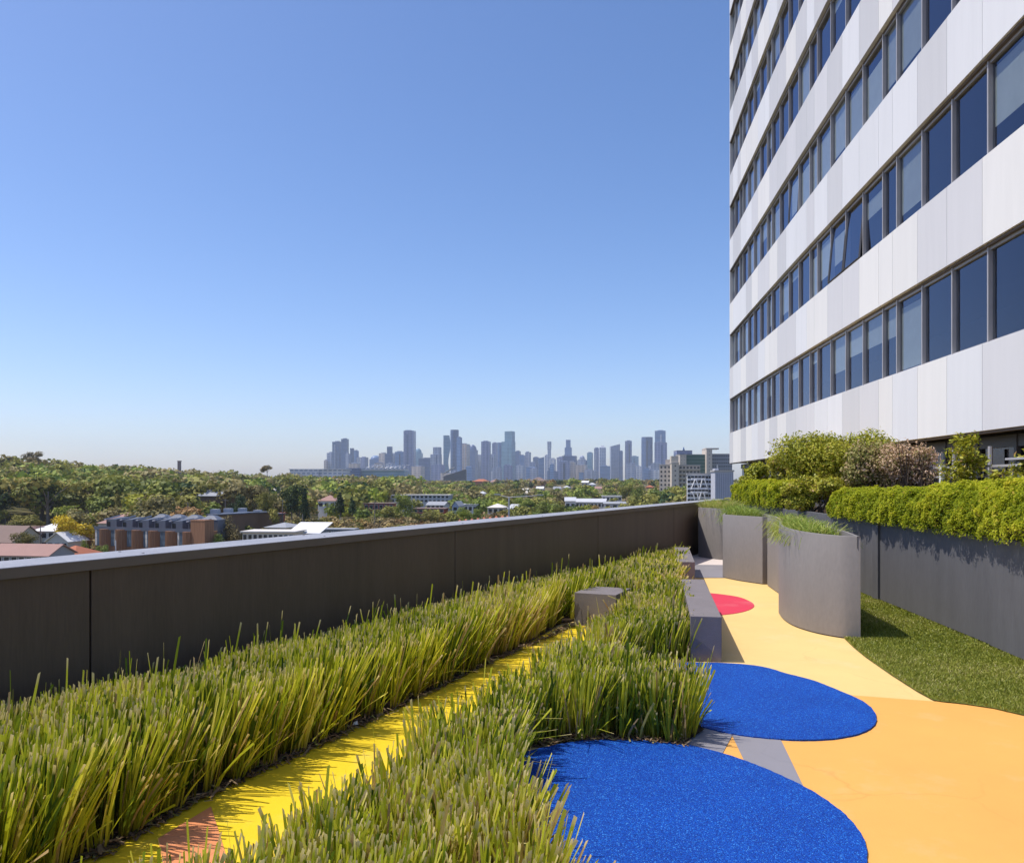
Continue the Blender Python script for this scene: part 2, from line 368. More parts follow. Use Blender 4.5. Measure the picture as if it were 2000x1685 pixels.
# ------------------------------------------------------------------ parapet wall
ps = lambda y, off=0.0: (PW(y) + PN[0] * off, y + PN[1] * off)      # off > 0 towards the terrace
par = thing('parapet_wall', 'long dark grey parapet wall with pale metal coping behind the grass beds', 'parapet wall', (PW(4.995), 4.995, 0))
ys = [-2.8, 1.1, 4.995, 8.87, 12.75, 16.6, 20.9]
for a, c in zip(ys, ys[1:]):
    b = MB(); q = [ps(a + 0.006, 0), ps(c - 0.006, 0), ps(c - 0.006, -0.05), ps(a + 0.006, -0.05)]
    b.prism(q, 0.0, 1.135); b.build('wall_panel', M['parapet'], par, bevel=0.003)
b = MB(); b.prism([ps(-3, -0.055), ps(20.9, -0.055), ps(20.9, -0.34), ps(-3, -0.34)], -0.5, 1.137); b.build('wall_core', M['black'], par)
cyj = [-3.0, 0.5, 4.2, 7.9, 11.6, 15.3, 20.9]
for a, c in zip(cyj, cyj[1:]):
    b = MB(); q = [ps(a + .003, .03), ps(c - .003, .03), ps(c - .003, -.38), ps(a + .003, -.38)]
    b.prism(q, 1.14, 1.205); b.build('coping', M['coping'], par, bevel=0.004)
b = MB(); b.prism([ps(-3, .031), ps(20.9, .031), ps(20.9, .0335), ps(-3, .0335)], 1.139, 1.2005); b.build('coping_fascia', M['soffit'], par)
for y in (3.3, 5.37, 7.0, 9.1, 11.0, 13.2):
    for o_ in (-0.06, -0.30):
        b = MB(); p = ps(y, o_); b.tube([(p[0], p[1], 1.204), (p[0], p[1], 1.2105)], 0.011, 8); b.build('bolt', M['steel'], par)

# ------------------------------------------------------------------ benches and the grey block
def solid(name, poly, z0, z1, mat, label, cat, group=None, bevel=0.006):
    b = MB(); b.prism(poly, z0, z1); o = b.build(name, mat, bevel=bevel); return tag(o, label, cat, group)

def bar(p, L, w, rz):       # rectangle from near-left corner p, axis rz to the right of +Y
    d = (math.sin(rz), math.cos(rz)); n = (math.cos(rz), -math.sin(rz))
    return [p, (p[0] + n[0] * w, p[1] + n[1] * w), (p[0] + n[0] * w + d[0] * L, p[1] + n[1] * w + d[1] * L), (p[0] + d[0] * L, p[1] + d[1] * L)]
BP1 = bar((1.68, 7.47), 2.85, 0.285, math.radians(10.4)); BP2 = bar((2.59, 12.42), 2.75, 0.265, math.radians(10.6))
solid('bench', BP1, 0.0, 0.425, M['bench'], 'long low grey bench beside the red painted circle', 'bench', 'low grey benches')
solid('bench', BP2, 0.0, 0.43, M['bench'], 'shorter looking far grey bench, deep in the grass near the planters', 'bench', 'low grey benches')
BX = bar((0.735, 9.36), 0.62, 0.51, math.radians(23.5))
solid('seat_block', BX, 0.0, 0.38, M['bench'], 'square grey seat block standing in the grass at the end of the yellow channel', 'seat block')

# ------------------------------------------------------------------ curved planters
def shell(name, front, back, h, label, group, tilt=0.0):
    f = spline(front, 7); poly = f + list(back)
    c = (sum(p[0] for p in poly) / len(poly), sum(p[1] for p in poly) / len(poly))
    root = thing(name, label, 'planter', (c[0], c[1], 0), group)
    n = len(poly); t = 0.035; P = [np.array(p) for p in poly]
    area = sum(P[i][0] * P[(i + 1) % n][1] - P[(i + 1) % n][0] * P[i][1] for i in range(n)); sg = 1 if area > 0 else -1
    inn = []
    for i in range(n):
        e = P[(i + 1) % n] - P[i - 1]; e = e / max(np.hypot(*e), 1e-9); inn.append(P[i] + sg * t * np.array([-e[1], e[0]]))
    b = MB(); V = []
    for ring, z in ((P, 0.012), (P, h - 0.008), ([p * 0.85 + q * 0.15 for p, q in zip(P, inn)], h), (inn, h), (inn, h - 0.12)): V += [(p[0], p[1], z + (tilt * min(max(p[1] - 8.47, 0), 1.5) if z > .5 else 0)) for p in ring]
    fs = [(k * n + i, k * n + (i + 1) % n, (k + 1) * n + (i + 1) % n, (k + 1) * n + i) for k in range(4) for i in range(n)]
    b.add(V, fs); o = b.build('shell', M['planter'], root, smooth=True)
    b = MB(); b.add([(p[0], p[1], h - 0.07) for p in inn], [tuple(range(n))]); b.build('soil', M['soil'], root)
    b = MB(); b.prism([tuple(p * 0.5 + q * 0.5) for p, q in zip(P, inn)], 0.0, 0.012); b.build('plinth', M['black'], root)
    return [tuple(p) for p in inn]
A_F = [(3.72, 8.47), (3.54, 8.575), (3.37, 8.85), (3.285, 9.25), (3.315, 9.7), (3.41, 10.15)]
B_F = [(4.10, 12.99), (3.97, 13.2), (3.82, 13.5), (3.69, 13.9)]
D_F = [(4.62, 16.95), (4.45, 17.03), (4.28, 17.3), (4.15, 17.68)]
PLA = shell('curved_planter', A_F, [(3.98, 11.75), (4.125, 12.82), (4.45, 12.82), (4.25, 11.6), (4.02, 10.6), (3.9, 9.8), (3.82, 9.0)], 1.10, 'nearest grey curved planter, its tall rounded end standing out onto the yellow floor', 'curved grey planters', 0.028)
PLB = shell('curved_planter', B_F, [(4.25, 15.7), (4.5, 16.8), (4.85, 16.8), (4.62, 15.5), (4.5, 14.2), (4.46, 12.99)], 1.105, 'middle grey curved planter, joined to the nearest one at a thin black gap', 'curved grey planters')
PLD = shell('curved_planter', D_F, [(4.7, 18.8), (5.1, 18.8), (4.98, 17.8), (4.95, 16.95)], 1.10, 'farthest grey curved planter, beside the end of the dark parapet wall', 'curved grey planters')
b = MB(); b.box((4.31, 12.905, 0.0), (.24, .15, 1.06)); b.build('joint', M['black'], bpy.data.objects['curved_planter'])

# ------------------------------------------------------------------ long charcoal planter under the hedges
WP = [(4.35, 3.5), (4.55, 5.2), (4.79, 7.42), (4.87, 8.08), (5.17, 11.2), (5.38, 13.3), (5.56, 16.3), (5.79, 19.1), (5.95, 21.3)]
wx = lambda y: float(np.interp(y, [p[1] for p in WP], [p[0] for p in WP]))
lp = thing('long_planter', 'long charcoal panelled planter under the clipped hedges beside the turf', 'planter', (wx(11.2), 11.2, 0))
wj = [3.6, 4.97, 8.08, 11.2, 14.3, 17.4, 21.3]
for k, (a, c) in enumerate(zip(wj, wj[1:])):
    pr = 0.02 if k % 2 else 0.0
    g = 0.010
    yy = np.linspace(a + g, c - g, 5); b = MB()
    b.prism([(wx(t) - pr, t) for t in yy] + [(wx(t) - pr + 0.07, t) for t in reversed(yy)], 0.03, 1.125); b.build('planter_panel', M['wall_panel'], lp, bevel=0.004)
b = MB(); b.prism([(wx(11.13) - .035, 11.13), (wx(11.13) - .035, 11.30), (wx(11.3) + .05, 11.30), (wx(11.13) + .05, 11.13)], 0.028, 1.135); b.build('post', M['wall_panel'], lp, bevel=0.004)
yy = np.linspace(3.6, 21.3, 12)
b = MB(); b.prism([(wx(t) + 0.075, t) for t in yy] + [(wx(t) + 2.0, t) for t in reversed(yy)], 0.0, 1.02); b.build('soil', M['soil'], lp)

# ------------------------------------------------------------------ white panelled building
YF0, YF1 = 9.84, 44.6
def xf(y):
    t = min(max((y - 12) / 32.6, 0), 1); return 7.69 + 0.1051 * y - 0.12 * 4 * t * (1 - t)
FN = Vector((-0.9945, 0.1045, 0))
def fpt(y, off): return (xf(y) + FN.x * off, y + FN.y * off)
def fbox(b, y0, y1, o0, o1, z0, z1, m=0):
    b.prism([fpt(y0, o1), fpt(y0, o0), fpt(y1, o0), fpt(y1, o1)], z0, z1, m)
cols = []
for k in range(-2, 4):
    s = 19.9 + 7.0 * k; e = [s, s + 0.95] + [s + 0.95 + 1.5125 * i for i in range(1, 5)]
    cols += [t for t in e[:-1]]
cols = sorted(c for c in cols if YF0 - 0.1 < c < YF1 - 0.9) + [YF1]
ZB, ST, PH = 2.66, 3.6, 1.68
bl = thing('panelled_building', 'tall building with white and grey panel bands and rows of blue windows', 'building', (xf(30), 30, 0))
NS = 8
fr_open = {(1, 22.36): 5, (1, 23.87): 5, (2, 29.3): 3, (5, 38.8): 5}
BLIND = random.Random(5)
for s in range(NS + 1):
    z0 = ZB + ST * s; z1 = z0 + PH
    for i, (a, c) in enumerate(zip(cols, cols[1:])):
        jo = 0.34 * (a - 7) / 12 * 0.5
        b = MB(); g = 0.006
        fbox(b, a + g, c - g, 0.02, 0.15, z0, z1)
        h = (i * 7 + s * 3 + (i * i) % 5 + random.randrange(2)) % 7
        b.build('cladding_panel', PANELS[(0, 1, 2, 1, 3, 0, 2)[h]], bl, bevel=0.004)
    b = MB(); fbox(b, YF0, YF1, -3.2, 0.018, z0 + 0.03, z1 - 0.03); b.build('floor_slab', M['interior'], bl)
    b = MB(); fbox(b, YF0, YF1 - 0.02, 0.03, 0.135, z0 - 0.05, z0 - 0.002); b.build('flashing', M['soffit'], bl)
    if s == NS: break
    w0, w1 = z1, z0 + ST
    for i, (a, c) in enumerate(zip(cols, cols[1:])):
        wl = MB(); t = 0.024
        fbox(wl, a - t, a + t, -0.08, 0.05, w0, w1 - .05)
        fbox(wl, a + t, c - t, -0.08, 0.025, w0, w0 + 0.055); fbox(wl, a + t, c - t, -0.08, 0.02, w1 - 0.11, w1 - .052)
        fbox(wl, a + t, a + t + 0.025, -0.07, 0.01, w0 + 0.06, w1 - 0.115, 1)
        wo_ = wl.build('window', [M['steel'], M['dark_steel']], bl)
        ang = 0
        for (ss, yy_), an in fr_open.items():
            if ss == s and abs(a - yy_) < 0.35: ang = an
        b = MB(); zb_, zt_ = w0 + 0.06, w1 - 0.115; o = math.tan(math.radians(ang)) * (zt_ - zb_)
        g_ = [fpt(a + t + .03, -.03 + o), fpt(c - t - .005, -.03 + o), fpt(c - t - .005, -.03), fpt(a + t + .03, -.03)]
        b.add([(*g_[0], zb_), (*g_[1], zb_), (*g_[2], zt_), (*g_[3], zt_)], [(3, 2, 1, 0)]); b.build('pane', M['glass'], wo_, recalc=False)
        if ang:
            fb = MB()
            for (p, q, zp, zq) in ((g_[0], g_[3], zb_, zt_), (g_[1], g_[2], zb_, zt_), (g_[0], g_[1], zb_, zb_)):
                fb.tube([(*p, zp), (*q, zq)], 0.035, 4)
            fb.build('open_sash', M['dark_steel'], wo_)
        if BLIND.random() < 0.55:
            dr = BLIND.choice((0.25, 0.45, 0.6, 0.8, 0.95, 0.95)) * (w1 - w0)
            st = 0.02 if BLIND.random() < 0.6 else BLIND.uniform(0.2, 0.5)
            b = MB(); fbox(b, a + 0.10, c - 0.06, -0.072, -0.064, max(w0 + .08, w1 - st - dr), w1 - st); b.build('blind', M['blind'], wo_)
b = MB(); fbox(b, YF0, YF1, -3.6, -3.2, 0, ZB + ST * NS + PH); b.build('inner_wall', M['interior'], bl)
b = MB(); fbox(b, YF1 - 0.0, YF1 + 0.14, -14, 0.12, ZB, ZB + ST * NS + PH); b.build('end_wall', PANELS[2], bl)
b = MB(); fbox(b, YF0 - .2, YF0 - .01, -14, 0.0, 0, ZB + ST * NS + PH); fbox(b, YF0, YF1, -14, -3.61, 0, ZB + ST * NS + PH); b.build('rear_wall', PANELS[2], bl)
b = MB(); fbox(b, YF0 - .2, YF1 + .14, -14, 0.1, ZB + ST * NS + PH + .003, ZB + ST * NS + PH + 0.2); b.build('roof', M['steel'], bl)
for i, (a, c) in enumerate(zip(cols, cols[1:])):
    wl = MB(); fbox(wl, a - 0.05, a + 0.05, -0.62, -0.45, 0, ZB - 0.06); fbox(wl, a + .05, c - .05, -0.60, -0.47, ZB - 0.30, ZB - 0.06); fbox(wl, a + .05, c - .05, -.6, -.46, 0, 0.9)
    wo_ = wl.build('window', M['dark_steel'], bl)
    b = MB(); q = [fpt(a + .05, -.53), fpt(c - .05, -.53)]
    b.add([(*q[0], .9), (*q[1], .9), (*q[1], ZB - .3), (*q[0], ZB - .3)], [(3, 2, 1, 0)]); b.build('pane', M['glass_dark'], wo_, recalc=False)
    if i in (1, 2, 4, 5):
        p = fpt(a, 0.0); b = MB(); b.tube([(p[0], p[1], 0), (p[0], p[1], ZB - 0.3)], 0.045, 8); b.build('column', M['steel'], bl)
# small fittings on the panels
for (u, v, lab) in ((1727, 858, 'small dark security camera high on the white panels above the pinkish bush'), (1523, 884, 'small dark bracket lamp on the white panels left of the tall bush')):
    y = 11920 / (u - 1163.0); p = fpt(y, 0.16); z = EYE + (HV - v) / F * y
    r = thing('wall_camera' if u > 1600 else 'wall_lamp', lab, 'security camera' if u > 1600 else 'wall lamp', (p[0], p[1], z))
    b = MB(); b.tube([(p[0], p[1], z), (p[0] - .16, p[1], z + .02)], 0.022, 6); b.build('bracket', M['dark_steel'], r)
    b = MB(); b.tube([(p[0] - .16, p[1] + .0, z + .06), (p[0] - .17, p[1], z + .02), (p[0] - .17, p[1], z - .05), (p[0] - .17, p[1], z - .09)], [0.04, 0.07, 0.07, 0.03], 10); b.build('housing', M['dark_steel'], r, smooth=True)

# guard rail behind the hedge
gr = thing('guard_rail', 'grey metal guard rail behind the hedge in front of the ground floor windows', 'railing', (7.6, 11.6, 0))
ry0, ry1 = 9.2, 15.5; rx = lambda y: 7.05 + 0.06 * (y - 9)
for z, hh in ((1.90, .035), (1.745, .025)):
    b = MB(); b.prism([(rx(ry0), ry0), (rx(ry0) + .05, ry0), (rx(ry1) + .05, ry1), (rx(ry1), ry1)], z, z + hh); b.build('rail', M['steel'], gr)
for y in np.arange(ry0 + .05, ry1, 0.20):
    b = MB(); b.box((rx(y) + .025, y, 1.771), (.012, .012, .128)); b.build('baluster', M['steel'], gr)
for y in (9.4, 11.1, 13.4, 15.3):
    b = MB(); b.box((rx(y) - .05, y, 0), (.07, .07, 1.96)); b.build('post', M['white_metal'], gr)
b = MB(); b.prism([(7.3, 8.6), (7.3, 16), (7.36, 16), (7.36, 8.6)], 0.5, 1.73); b.build('kick_panel', M['black'], gr)
b = MB(); b.box((rx(11.1) + .25, 10.9, 1.985), (1.0, .5, .03)); b.build('ledge', M['steel'], gr)
# ------------------------------------------------------------------ strappy grass beds
STRAP = leafmat('strappy_leaf', [(0.0, (0.055, 0.10, 0.014)), (0.2, (0.20, 0.27, 0.018)), (0.45, (0.47, 0.50, 0.028)), (0.75, (0.72, 0.69, 0.07)), (0.92, (0.78, 0.70, 0.17)), (0.95, (0.42, 0.26, 0.10)), (1.0, (0.52, 0.40, 0.22))],
                0.38, 0.5, along=([(0.0, (0.22, 0.12, 0.03)), (0.25, (0.32, 0.27, 0.02)), (0.9, (0.58, 0.48, 0.14)), (1.0, (0.78, 0.64, 0.32))],
                                   [(0.0, (0.75,) * 3), (0.16, (0.35,) * 3), (0.34, (0, 0, 0)), (0.905, (0, 0, 0)), (0.94, (0.75,) * 3), (1.0, (0.95,) * 3)]), spec=0.16)
FINE = leafmat('fine_leaf', [(0.0, (0.11, 0.19, 0.03)), (0.5, (0.32, 0.41, 0.06)), (0.85, (0.52, 0.52, 0.12)), (1.0, (0.50, 0.36, 0.17))], 0.3, 0.5)

def blades(P, H, W, lean, tint, z0=0.0, segs=4, power=1.6, slant=0.5, kink=None, fold=0.25):
    """flat strap leaves: base points P, heights H, widths W, horizontal travel of the tip 'lean'"""
    n = len(P); a = RNG.uniform(0, 2 * np.pi, n); wd = np.c_[np.cos(a), np.sin(a), np.zeros(n)]
    V = np.zeros((n, segs + 1, 2, 3)); al = np.zeros((n, segs + 1, 2))
    for k in range(segs + 1):
        t = k / segs; c = np.zeros((n, 3)); c[:, :2] = P + lean * t ** power
        c[:, 2] = z0 + H * (t - (0.0 if kink is None else kink) * t ** 3)
        w = W * (0.62, 0.95, 1.0, 0.95, 0.82)[min(4, int(round(4 * t)))] / 2
        for q, s in enumerate((-1, 1)):
            V[:, k, q] = c + wd * (w * s)[:, None]
            if k == segs: V[:, k, q, 2] += s * slant * W * 0.5
            al[:, k, q] = t
    idx = np.arange(n * (segs + 1) * 2).reshape(n, segs + 1, 2)
    Q = np.stack([idx[:, :-1, 0], idx[:, :-1, 1], idx[:, 1:, 1], idx[:, 1:, 0]], -1).reshape(-1, 4)
    return V.reshape(-1, 3), Q, {'tint': np.repeat(tint, (segs + 1) * 2), 'along': al.ravel()}

def grass_bed(name, poly, label, hgt=0.47, holes=(), lean0=(0.03, 0.0), dens=1.0, edge_out=0.12, nm_wall=False):
    P0 = np.array(poly); lo, hi = P0.min(0), P0.max(0)
    # clumps, closer together near the camera
    out = []
    n = int((hi[0] - lo[0]) * (hi[1] - lo[1]) * 165)
    C = RNG.uniform(lo, hi, (n, 2)); C = C[inpoly(C, poly)]
    for h in holes: C = C[~inpoly(C, h)]
    d = np.hypot(C[:, 0], C[:, 1]); keep = RNG.random(len(C)) < np.clip(5.0 / d, 0.40, 1.0) * dens; C = C[keep]; d = d[keep]
    nb = np.clip(19 + 0 * d, 12, 24).astype(int)
    own = np.repeat(np.arange(len(C)), nb); N = len(own); c = C[own]; dd = d[own]
    off = RNG.normal(0, 0.023, (N, 2)); P = c + off
    ok = inpoly(P, poly)
    for h in holes: ok &= ~inpoly(P, h)
    P, own, off, c, dd = P[ok], own[ok], off[ok], c[ok], dd[ok]; N = len(P)
    ed, ev = edge_dist(P, poly)
    cl_h = 0.90 + 0.18 * vnoise(np.c_[C * 2.2, np.zeros(len(C))], 3); cl_l = RNG.normal(0, 0.05, (len(C), 2)); cl_t = RNG.normal(0, 0.13, len(C))
    H = hgt * cl_h[own] * np.minimum(RNG.normal(0.97, 0.09, N), 1.03)
    short = RNG.random(N) < 0.22; H[short] *= RNG.uniform(0.45, 0.85, short.sum())
    edge = np.clip(1 - ed / 0.20, 0, 1)
    sh2 = RNG.random(N) < 0.28 * edge; H[sh2] *= RNG.uniform(0.35, 0.9, sh2.sum())
    tall = RNG.random(N) < 0.02; H[tall] *= RNG.uniform(1.15, 1.4, tall.sum())
    lean = off * 1.1 + cl_l[own] * 0.7 + RNG.normal(0, 0.035, (N, 2)) + np.array(lean0) + ev * (edge * edge_out * RNG.uniform(0.3, 1.3, N))[:, None]
    if nm_wall: H *= 0.74 + 0.26 * sm(0.10, 0.55, (P[:, 0] - (0.5204 * P[:, 1] - 5.252)) * 0.887)
    W = RNG.uniform(0.0075, 0.0165, N) * np.clip(dd / 6.5, 1.0, 1.9)
    patch = vnoise(np.c_[P * 1.3, np.ones(N)], 9) * 0.75 + vnoise(np.c_[P * 4.5, np.ones(N)], 4) * 0.25
    tint = np.clip(RNG.beta(1.5, 1.5, N) * 0.84 + 0.03 + cl_t[own] + (patch - 0.5) * 0.45, 0, 0.90)
    dead = RNG.random(N) < 0.08 + 0.30 * sm(0.50, 0.76, patch) + 0.05 * edge; tint[dead] = RNG.uniform(0.93, 1.0, dead.sum()); H[dead] *= RNG.uniform(0.7, 1.03, dead.sum())
    V, Q, at = blades(P, H, W, lean, tint, segs=3, power=1.5)
    nk = len(at['along']) // N; dry = np.repeat(RNG.random(N) < 0.42 + 0.25 * sm(.45, .7, patch), nk); at['along'] = np.where(dry, at['along'], at['along'] * 0.90)
    # a few arching leaves
    na = N // 40; i = RNG.integers(0, N, na)
    V2, Q2, a2 = blades(P[i], H[i] * 1.12, W[i] * 0.5, lean[i] * 1.0 + RNG.normal(0, 0.16, (na, 2)), np.clip(tint[i] + 0.1, 0, 0.9), segs=4, power=2.2, kink=0.35, slant=0)
    Q = np.vstack([Q, Q2 + len(V)]); V = np.vstack([V, V2]); at = {k: np.r_[at[k], a2[k]] for k in at}
    o = np_mesh(name, V, Q, STRAP, at); tag(o, label, 'grass', kind='stuff'); return o

def litter(name, path, n, spread, label):
    p = np.array(spline(path, 8)); i = RNG.integers(0, len(p) - 1, n); t = RNG.random(n)[:, None]
    P = p[i] * (1 - t) + p[i + 1] * t + RNG.normal(0, spread, (n, 2))
    a = RNG.uniform(0, np.pi, n); l = RNG.uniform(0.012, 0.05, n); w = RNG.uniform(0.003, 0.008, n)
    d = np.c_[np.cos(a), np.sin(a)]; q = np.c_[-d[:, 1], d[:, 0]]; z = RNG.uniform(0.008, 0.028, n); z2 = z + RNG.uniform(-0.004, 0.02, n)
    V = np.stack([np.c_[P - d * l[:, None] - q * w[:, None], z], np.c_[P - d * l[:, None] + q * w[:, None], z], np.c_[P + d * l[:, None] + q * w[:, None], z2], np.c_[P + d * l[:, None] - q * w[:, None], z2]], 1)
    o = np_mesh(name, V.reshape(-1, 3), np.arange(4 * n).reshape(-1, 4), LIT, {'tint': np.repeat(RNG.random(n), 4)})
    return tag(o, label, 'leaf litter', kind='stuff')
LIT = leafmat('dry_leaf_litter', [(0.0, (0.06, 0.035, 0.02)), (0.5, (0.20, 0.12, 0.06)), (0.85, (0.34, 0.24, 0.14)), (1.0, (0.25, 0.27, 0.05))], 0.1, 0.8)

wl_ = lambda y, o=0.02: (PW(y) + PN[0] * o, y + PN[1] * o)
left_edge = spline([(-2.80, 1.6)] + CH_L[1:-2] + [(0.25, 8.45), (0.56, 9.34)], 4)
LEFT = [wl_(1.5)] + [(x, y) for x, y in left_edge] + [(0.70, 9.52), BX[3], (1.35, 10.6), wl_(10.6)]
FAR = [wl_(10.58), (1.35, 10.58), BX[3], BX[2], (1.6, 9.75), (2.1, 10.2), BP1[3], (2.42, 11.6), BP2[0], BP2[3], (3.35, 16.2), (3.75, 17.3), wl_(17.9)]
nc = [(x, y) for x, y in C1[3]]
c1p = lambda a, r=1.0: (C1[0] + C1[2] * r * math.cos(a), C1[1] + C1[2] * r * math.sin(a))
c2p = lambda a, r=1.0: (C2[0] + C2[2] * r * math.cos(a), C2[1] + C2[2] * r * math.sin(a))
arc2 = [c2p(math.radians(t), 1.03) for t in (125, 110, 95, 80, 64)]
arc1 = [c1p(math.radians(t), 1.04) for t in (222, 205, 185, 165, 145, 125)]
RIGHT = [(-1.75, 1.9)] + [(x - .02, y) for x, y in spline([(-2.05, 1.7)] + CH_R[1:], 4)] + [(1.24, 9.18), (1.60, 9.7), (1.78, 9.6), (2.1, 10.2), BP1[0], (1.62, 7.42)] \
    + [(1.2, 7.3), (0.88, 7.0), (0.66, 6.6), (0.64, 6.25), (0.82, 5.98), (1.08, 5.78), (1.27, 5.58), (1.30, 5.36), (1.15, 5.15)] + list(reversed(arc2)) + [(0.09, 4.80), (-0.04, 4.4), (-0.02, 3.85), (0.10, 3.25), (0.22, 2.7), (0.25, 1.7)]
for k, pl in enumerate((LEFT, RIGHT, FAR)): sheet('soil_bed', pl, 0.018 + 0.004 * k, M['soil'])
grass_bed('grass', LEFT, 'strip of clipped strappy green grass between the parapet wall and the yellow channel', 0.54, (BX,), (0.04, 0.0), edge_out=0.10, nm_wall=True)
grass_bed('grass', RIGHT, 'clipped strappy green grass between the yellow channel and the blue rubber pads', 0.44, (BX, BP1), (0.025, 0.0), edge_out=0.055)
grass_bed('grass', FAR, 'far end of the strappy grass around the far bench and beside the parapet', 0.46, (BX, BP1, BP2), (0.03, 0.0), nm_wall=True)
litter('leaf_litter', CH_L[1:], 900, 0.022, 'dry brown leaf bits along the yellow channel under the grass')
litter('leaf_litter', arc2[::1], 260, 0.02, 'dry brown leaf bits along the edge of the larger blue pad')
for (u, v, lab) in ((694, 1421, 'white fallen petal lying on the yellow channel'), (1357, 1352, 'pale fallen leaf lying at the edge of the smaller blue pad')):
    x, y = G(u, v); b = MB(); b.add([(x - .02, y - .01, .02), (x, y - .02, .03), (x + .022, y, .022), (x + .01, y + .018, .045), (x - .014, y + .014, .036)], [(0, 1, 2, 3, 4)])
    tag(b.build('fallen_petal' if u < 1000 else 'fallen_leaf', M['white_metal']), lab, 'petal' if u < 1000 else 'leaf')

# ------------------------------------------------------------------ artificial turf
TP = [G(1648, 1247), G(1668, 1266), G(1690, 1284), G(1740, 1319), G(1790, 1351), G(1823, 1369), G(1840, 1372), G(1880, 1376), G(1940, 1385), G(2000, 1399)]
TP += [(4.62, 5.0)] + [(wx(y) - 0.01, y) for y in (5.0, 6.5, 8, 9.5, 11.2, 12.6)] + [(4.2, 11.6), (3.95, 10.2), (3.8, 9.2), (3.74, 8.5)]
sheet('turf', TP, 0.012, surf('turf_backing', (0.15, 0.16, 0.03), 0.9, 0.25, 12, 0.5, 120, 0.2))
n = 150000; lo, hi = np.array(TP).min(0), np.array(TP).max(0); P = RNG.uniform(lo, hi, (n, 2)); P = P[inpoly(P, TP)]; n = len(P)
TURF = leafmat('turf_fibre', [(0.0, (0.11, 0.15, 0.018)), (0.45, (0.25, 0.28, 0.028)), (0.8, (0.38, 0.37, 0.07)), (1.0, (0.50, 0.43, 0.20))], 0.2, 0.45)
V, Q, at = blades(P, RNG.uniform(0.012, 0.03, n), np.full(n, 0.004) * np.clip(np.hypot(P[:, 0], P[:, 1]) / 6, 1, 2), RNG.normal(0, 0.014, (n, 2)), np.clip(RNG.beta(2, 2, n) + 0.35 * (vnoise(np.c_[P * 2, np.zeros(n)]) - .5), 0, 1), z0=0.011, segs=1, power=1.0)
tag(np_mesh('turf_grass', V, Q, TURF, at), 'short green artificial turf strip beside the charcoal planter wall', 'turf', kind='stuff')

# ------------------------------------------------------------------ leaves of hedges and shrubs
def leaf_quads(P, Nrm, size, tint, name, mat, parent, rand=0.8, ratio=0.55, off=(0, 0, 0), droop=0.0):
    n = len(P); N = Nrm / np.maximum(np.linalg.norm(Nrm, axis=1), 1e-6)[:, None] + RNG.normal(0, rand, (n, 3)); N /= np.linalg.norm(N, axis=1)[:, None]
    a = np.cross(N, RNG.normal(0, 1, (n, 3))); a /= np.maximum(np.linalg.norm(a, axis=1), 1e-6)[:, None]; b = np.cross(N, a)
    L = (size * RNG.uniform(0.65, 1.35, n))[:, None]; W = L * ratio
    V = np.stack([P - a * L * .5, P + b * W * .5 + N * L * .08, P + a * L * .5, P - b * W * .5 + N * L * .08], 1)
    return np_mesh(name, V.reshape(-1, 3), np.arange(4 * n).reshape(-1, 4), mat, {'tint': np.repeat(tint, 4)}, parent, off)

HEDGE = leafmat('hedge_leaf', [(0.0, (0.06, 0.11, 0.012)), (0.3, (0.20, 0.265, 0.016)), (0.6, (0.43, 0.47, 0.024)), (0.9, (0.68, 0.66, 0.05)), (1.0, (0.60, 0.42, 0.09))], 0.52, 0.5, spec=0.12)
SHRUB = leafmat('shrub_leaf', [(0.0, (0.10, 0.14, 0.016)), (0.4, (0.30, 0.33, 0.03)), (0.75, (0.52, 0.49, 0.05)), (0.92, (0.58, 0.46, 0.10)), (1.0, (0.42, 0.24, 0.13))], 0.32, 0.45)
PINKT = leafmat('dry_pinkish_leaf', [(0.0, (0.11, 0.14, 0.03)), (0.35, (0.32, 0.31, 0.08)), (0.7, (0.60, 0.40, 0.25)), (1.0, (0.70, 0.52, 0.40))], 0.25, 0.6)
YELL = leafmat('yellow_green_leaf', [(0.0, (0.10, 0.14, 0.012)), (0.5, (0.36, 0.37, 0.025)), (0.85, (0.58, 0.52, 0.06)), (1.0, (0.60, 0.36, 0.12))], 0.35, 0.45)
BARK = surf('brown_bark', (0.12, 0.085, 0.06), 0.9, 0.3, 8, 0.6, 40, 0.2)

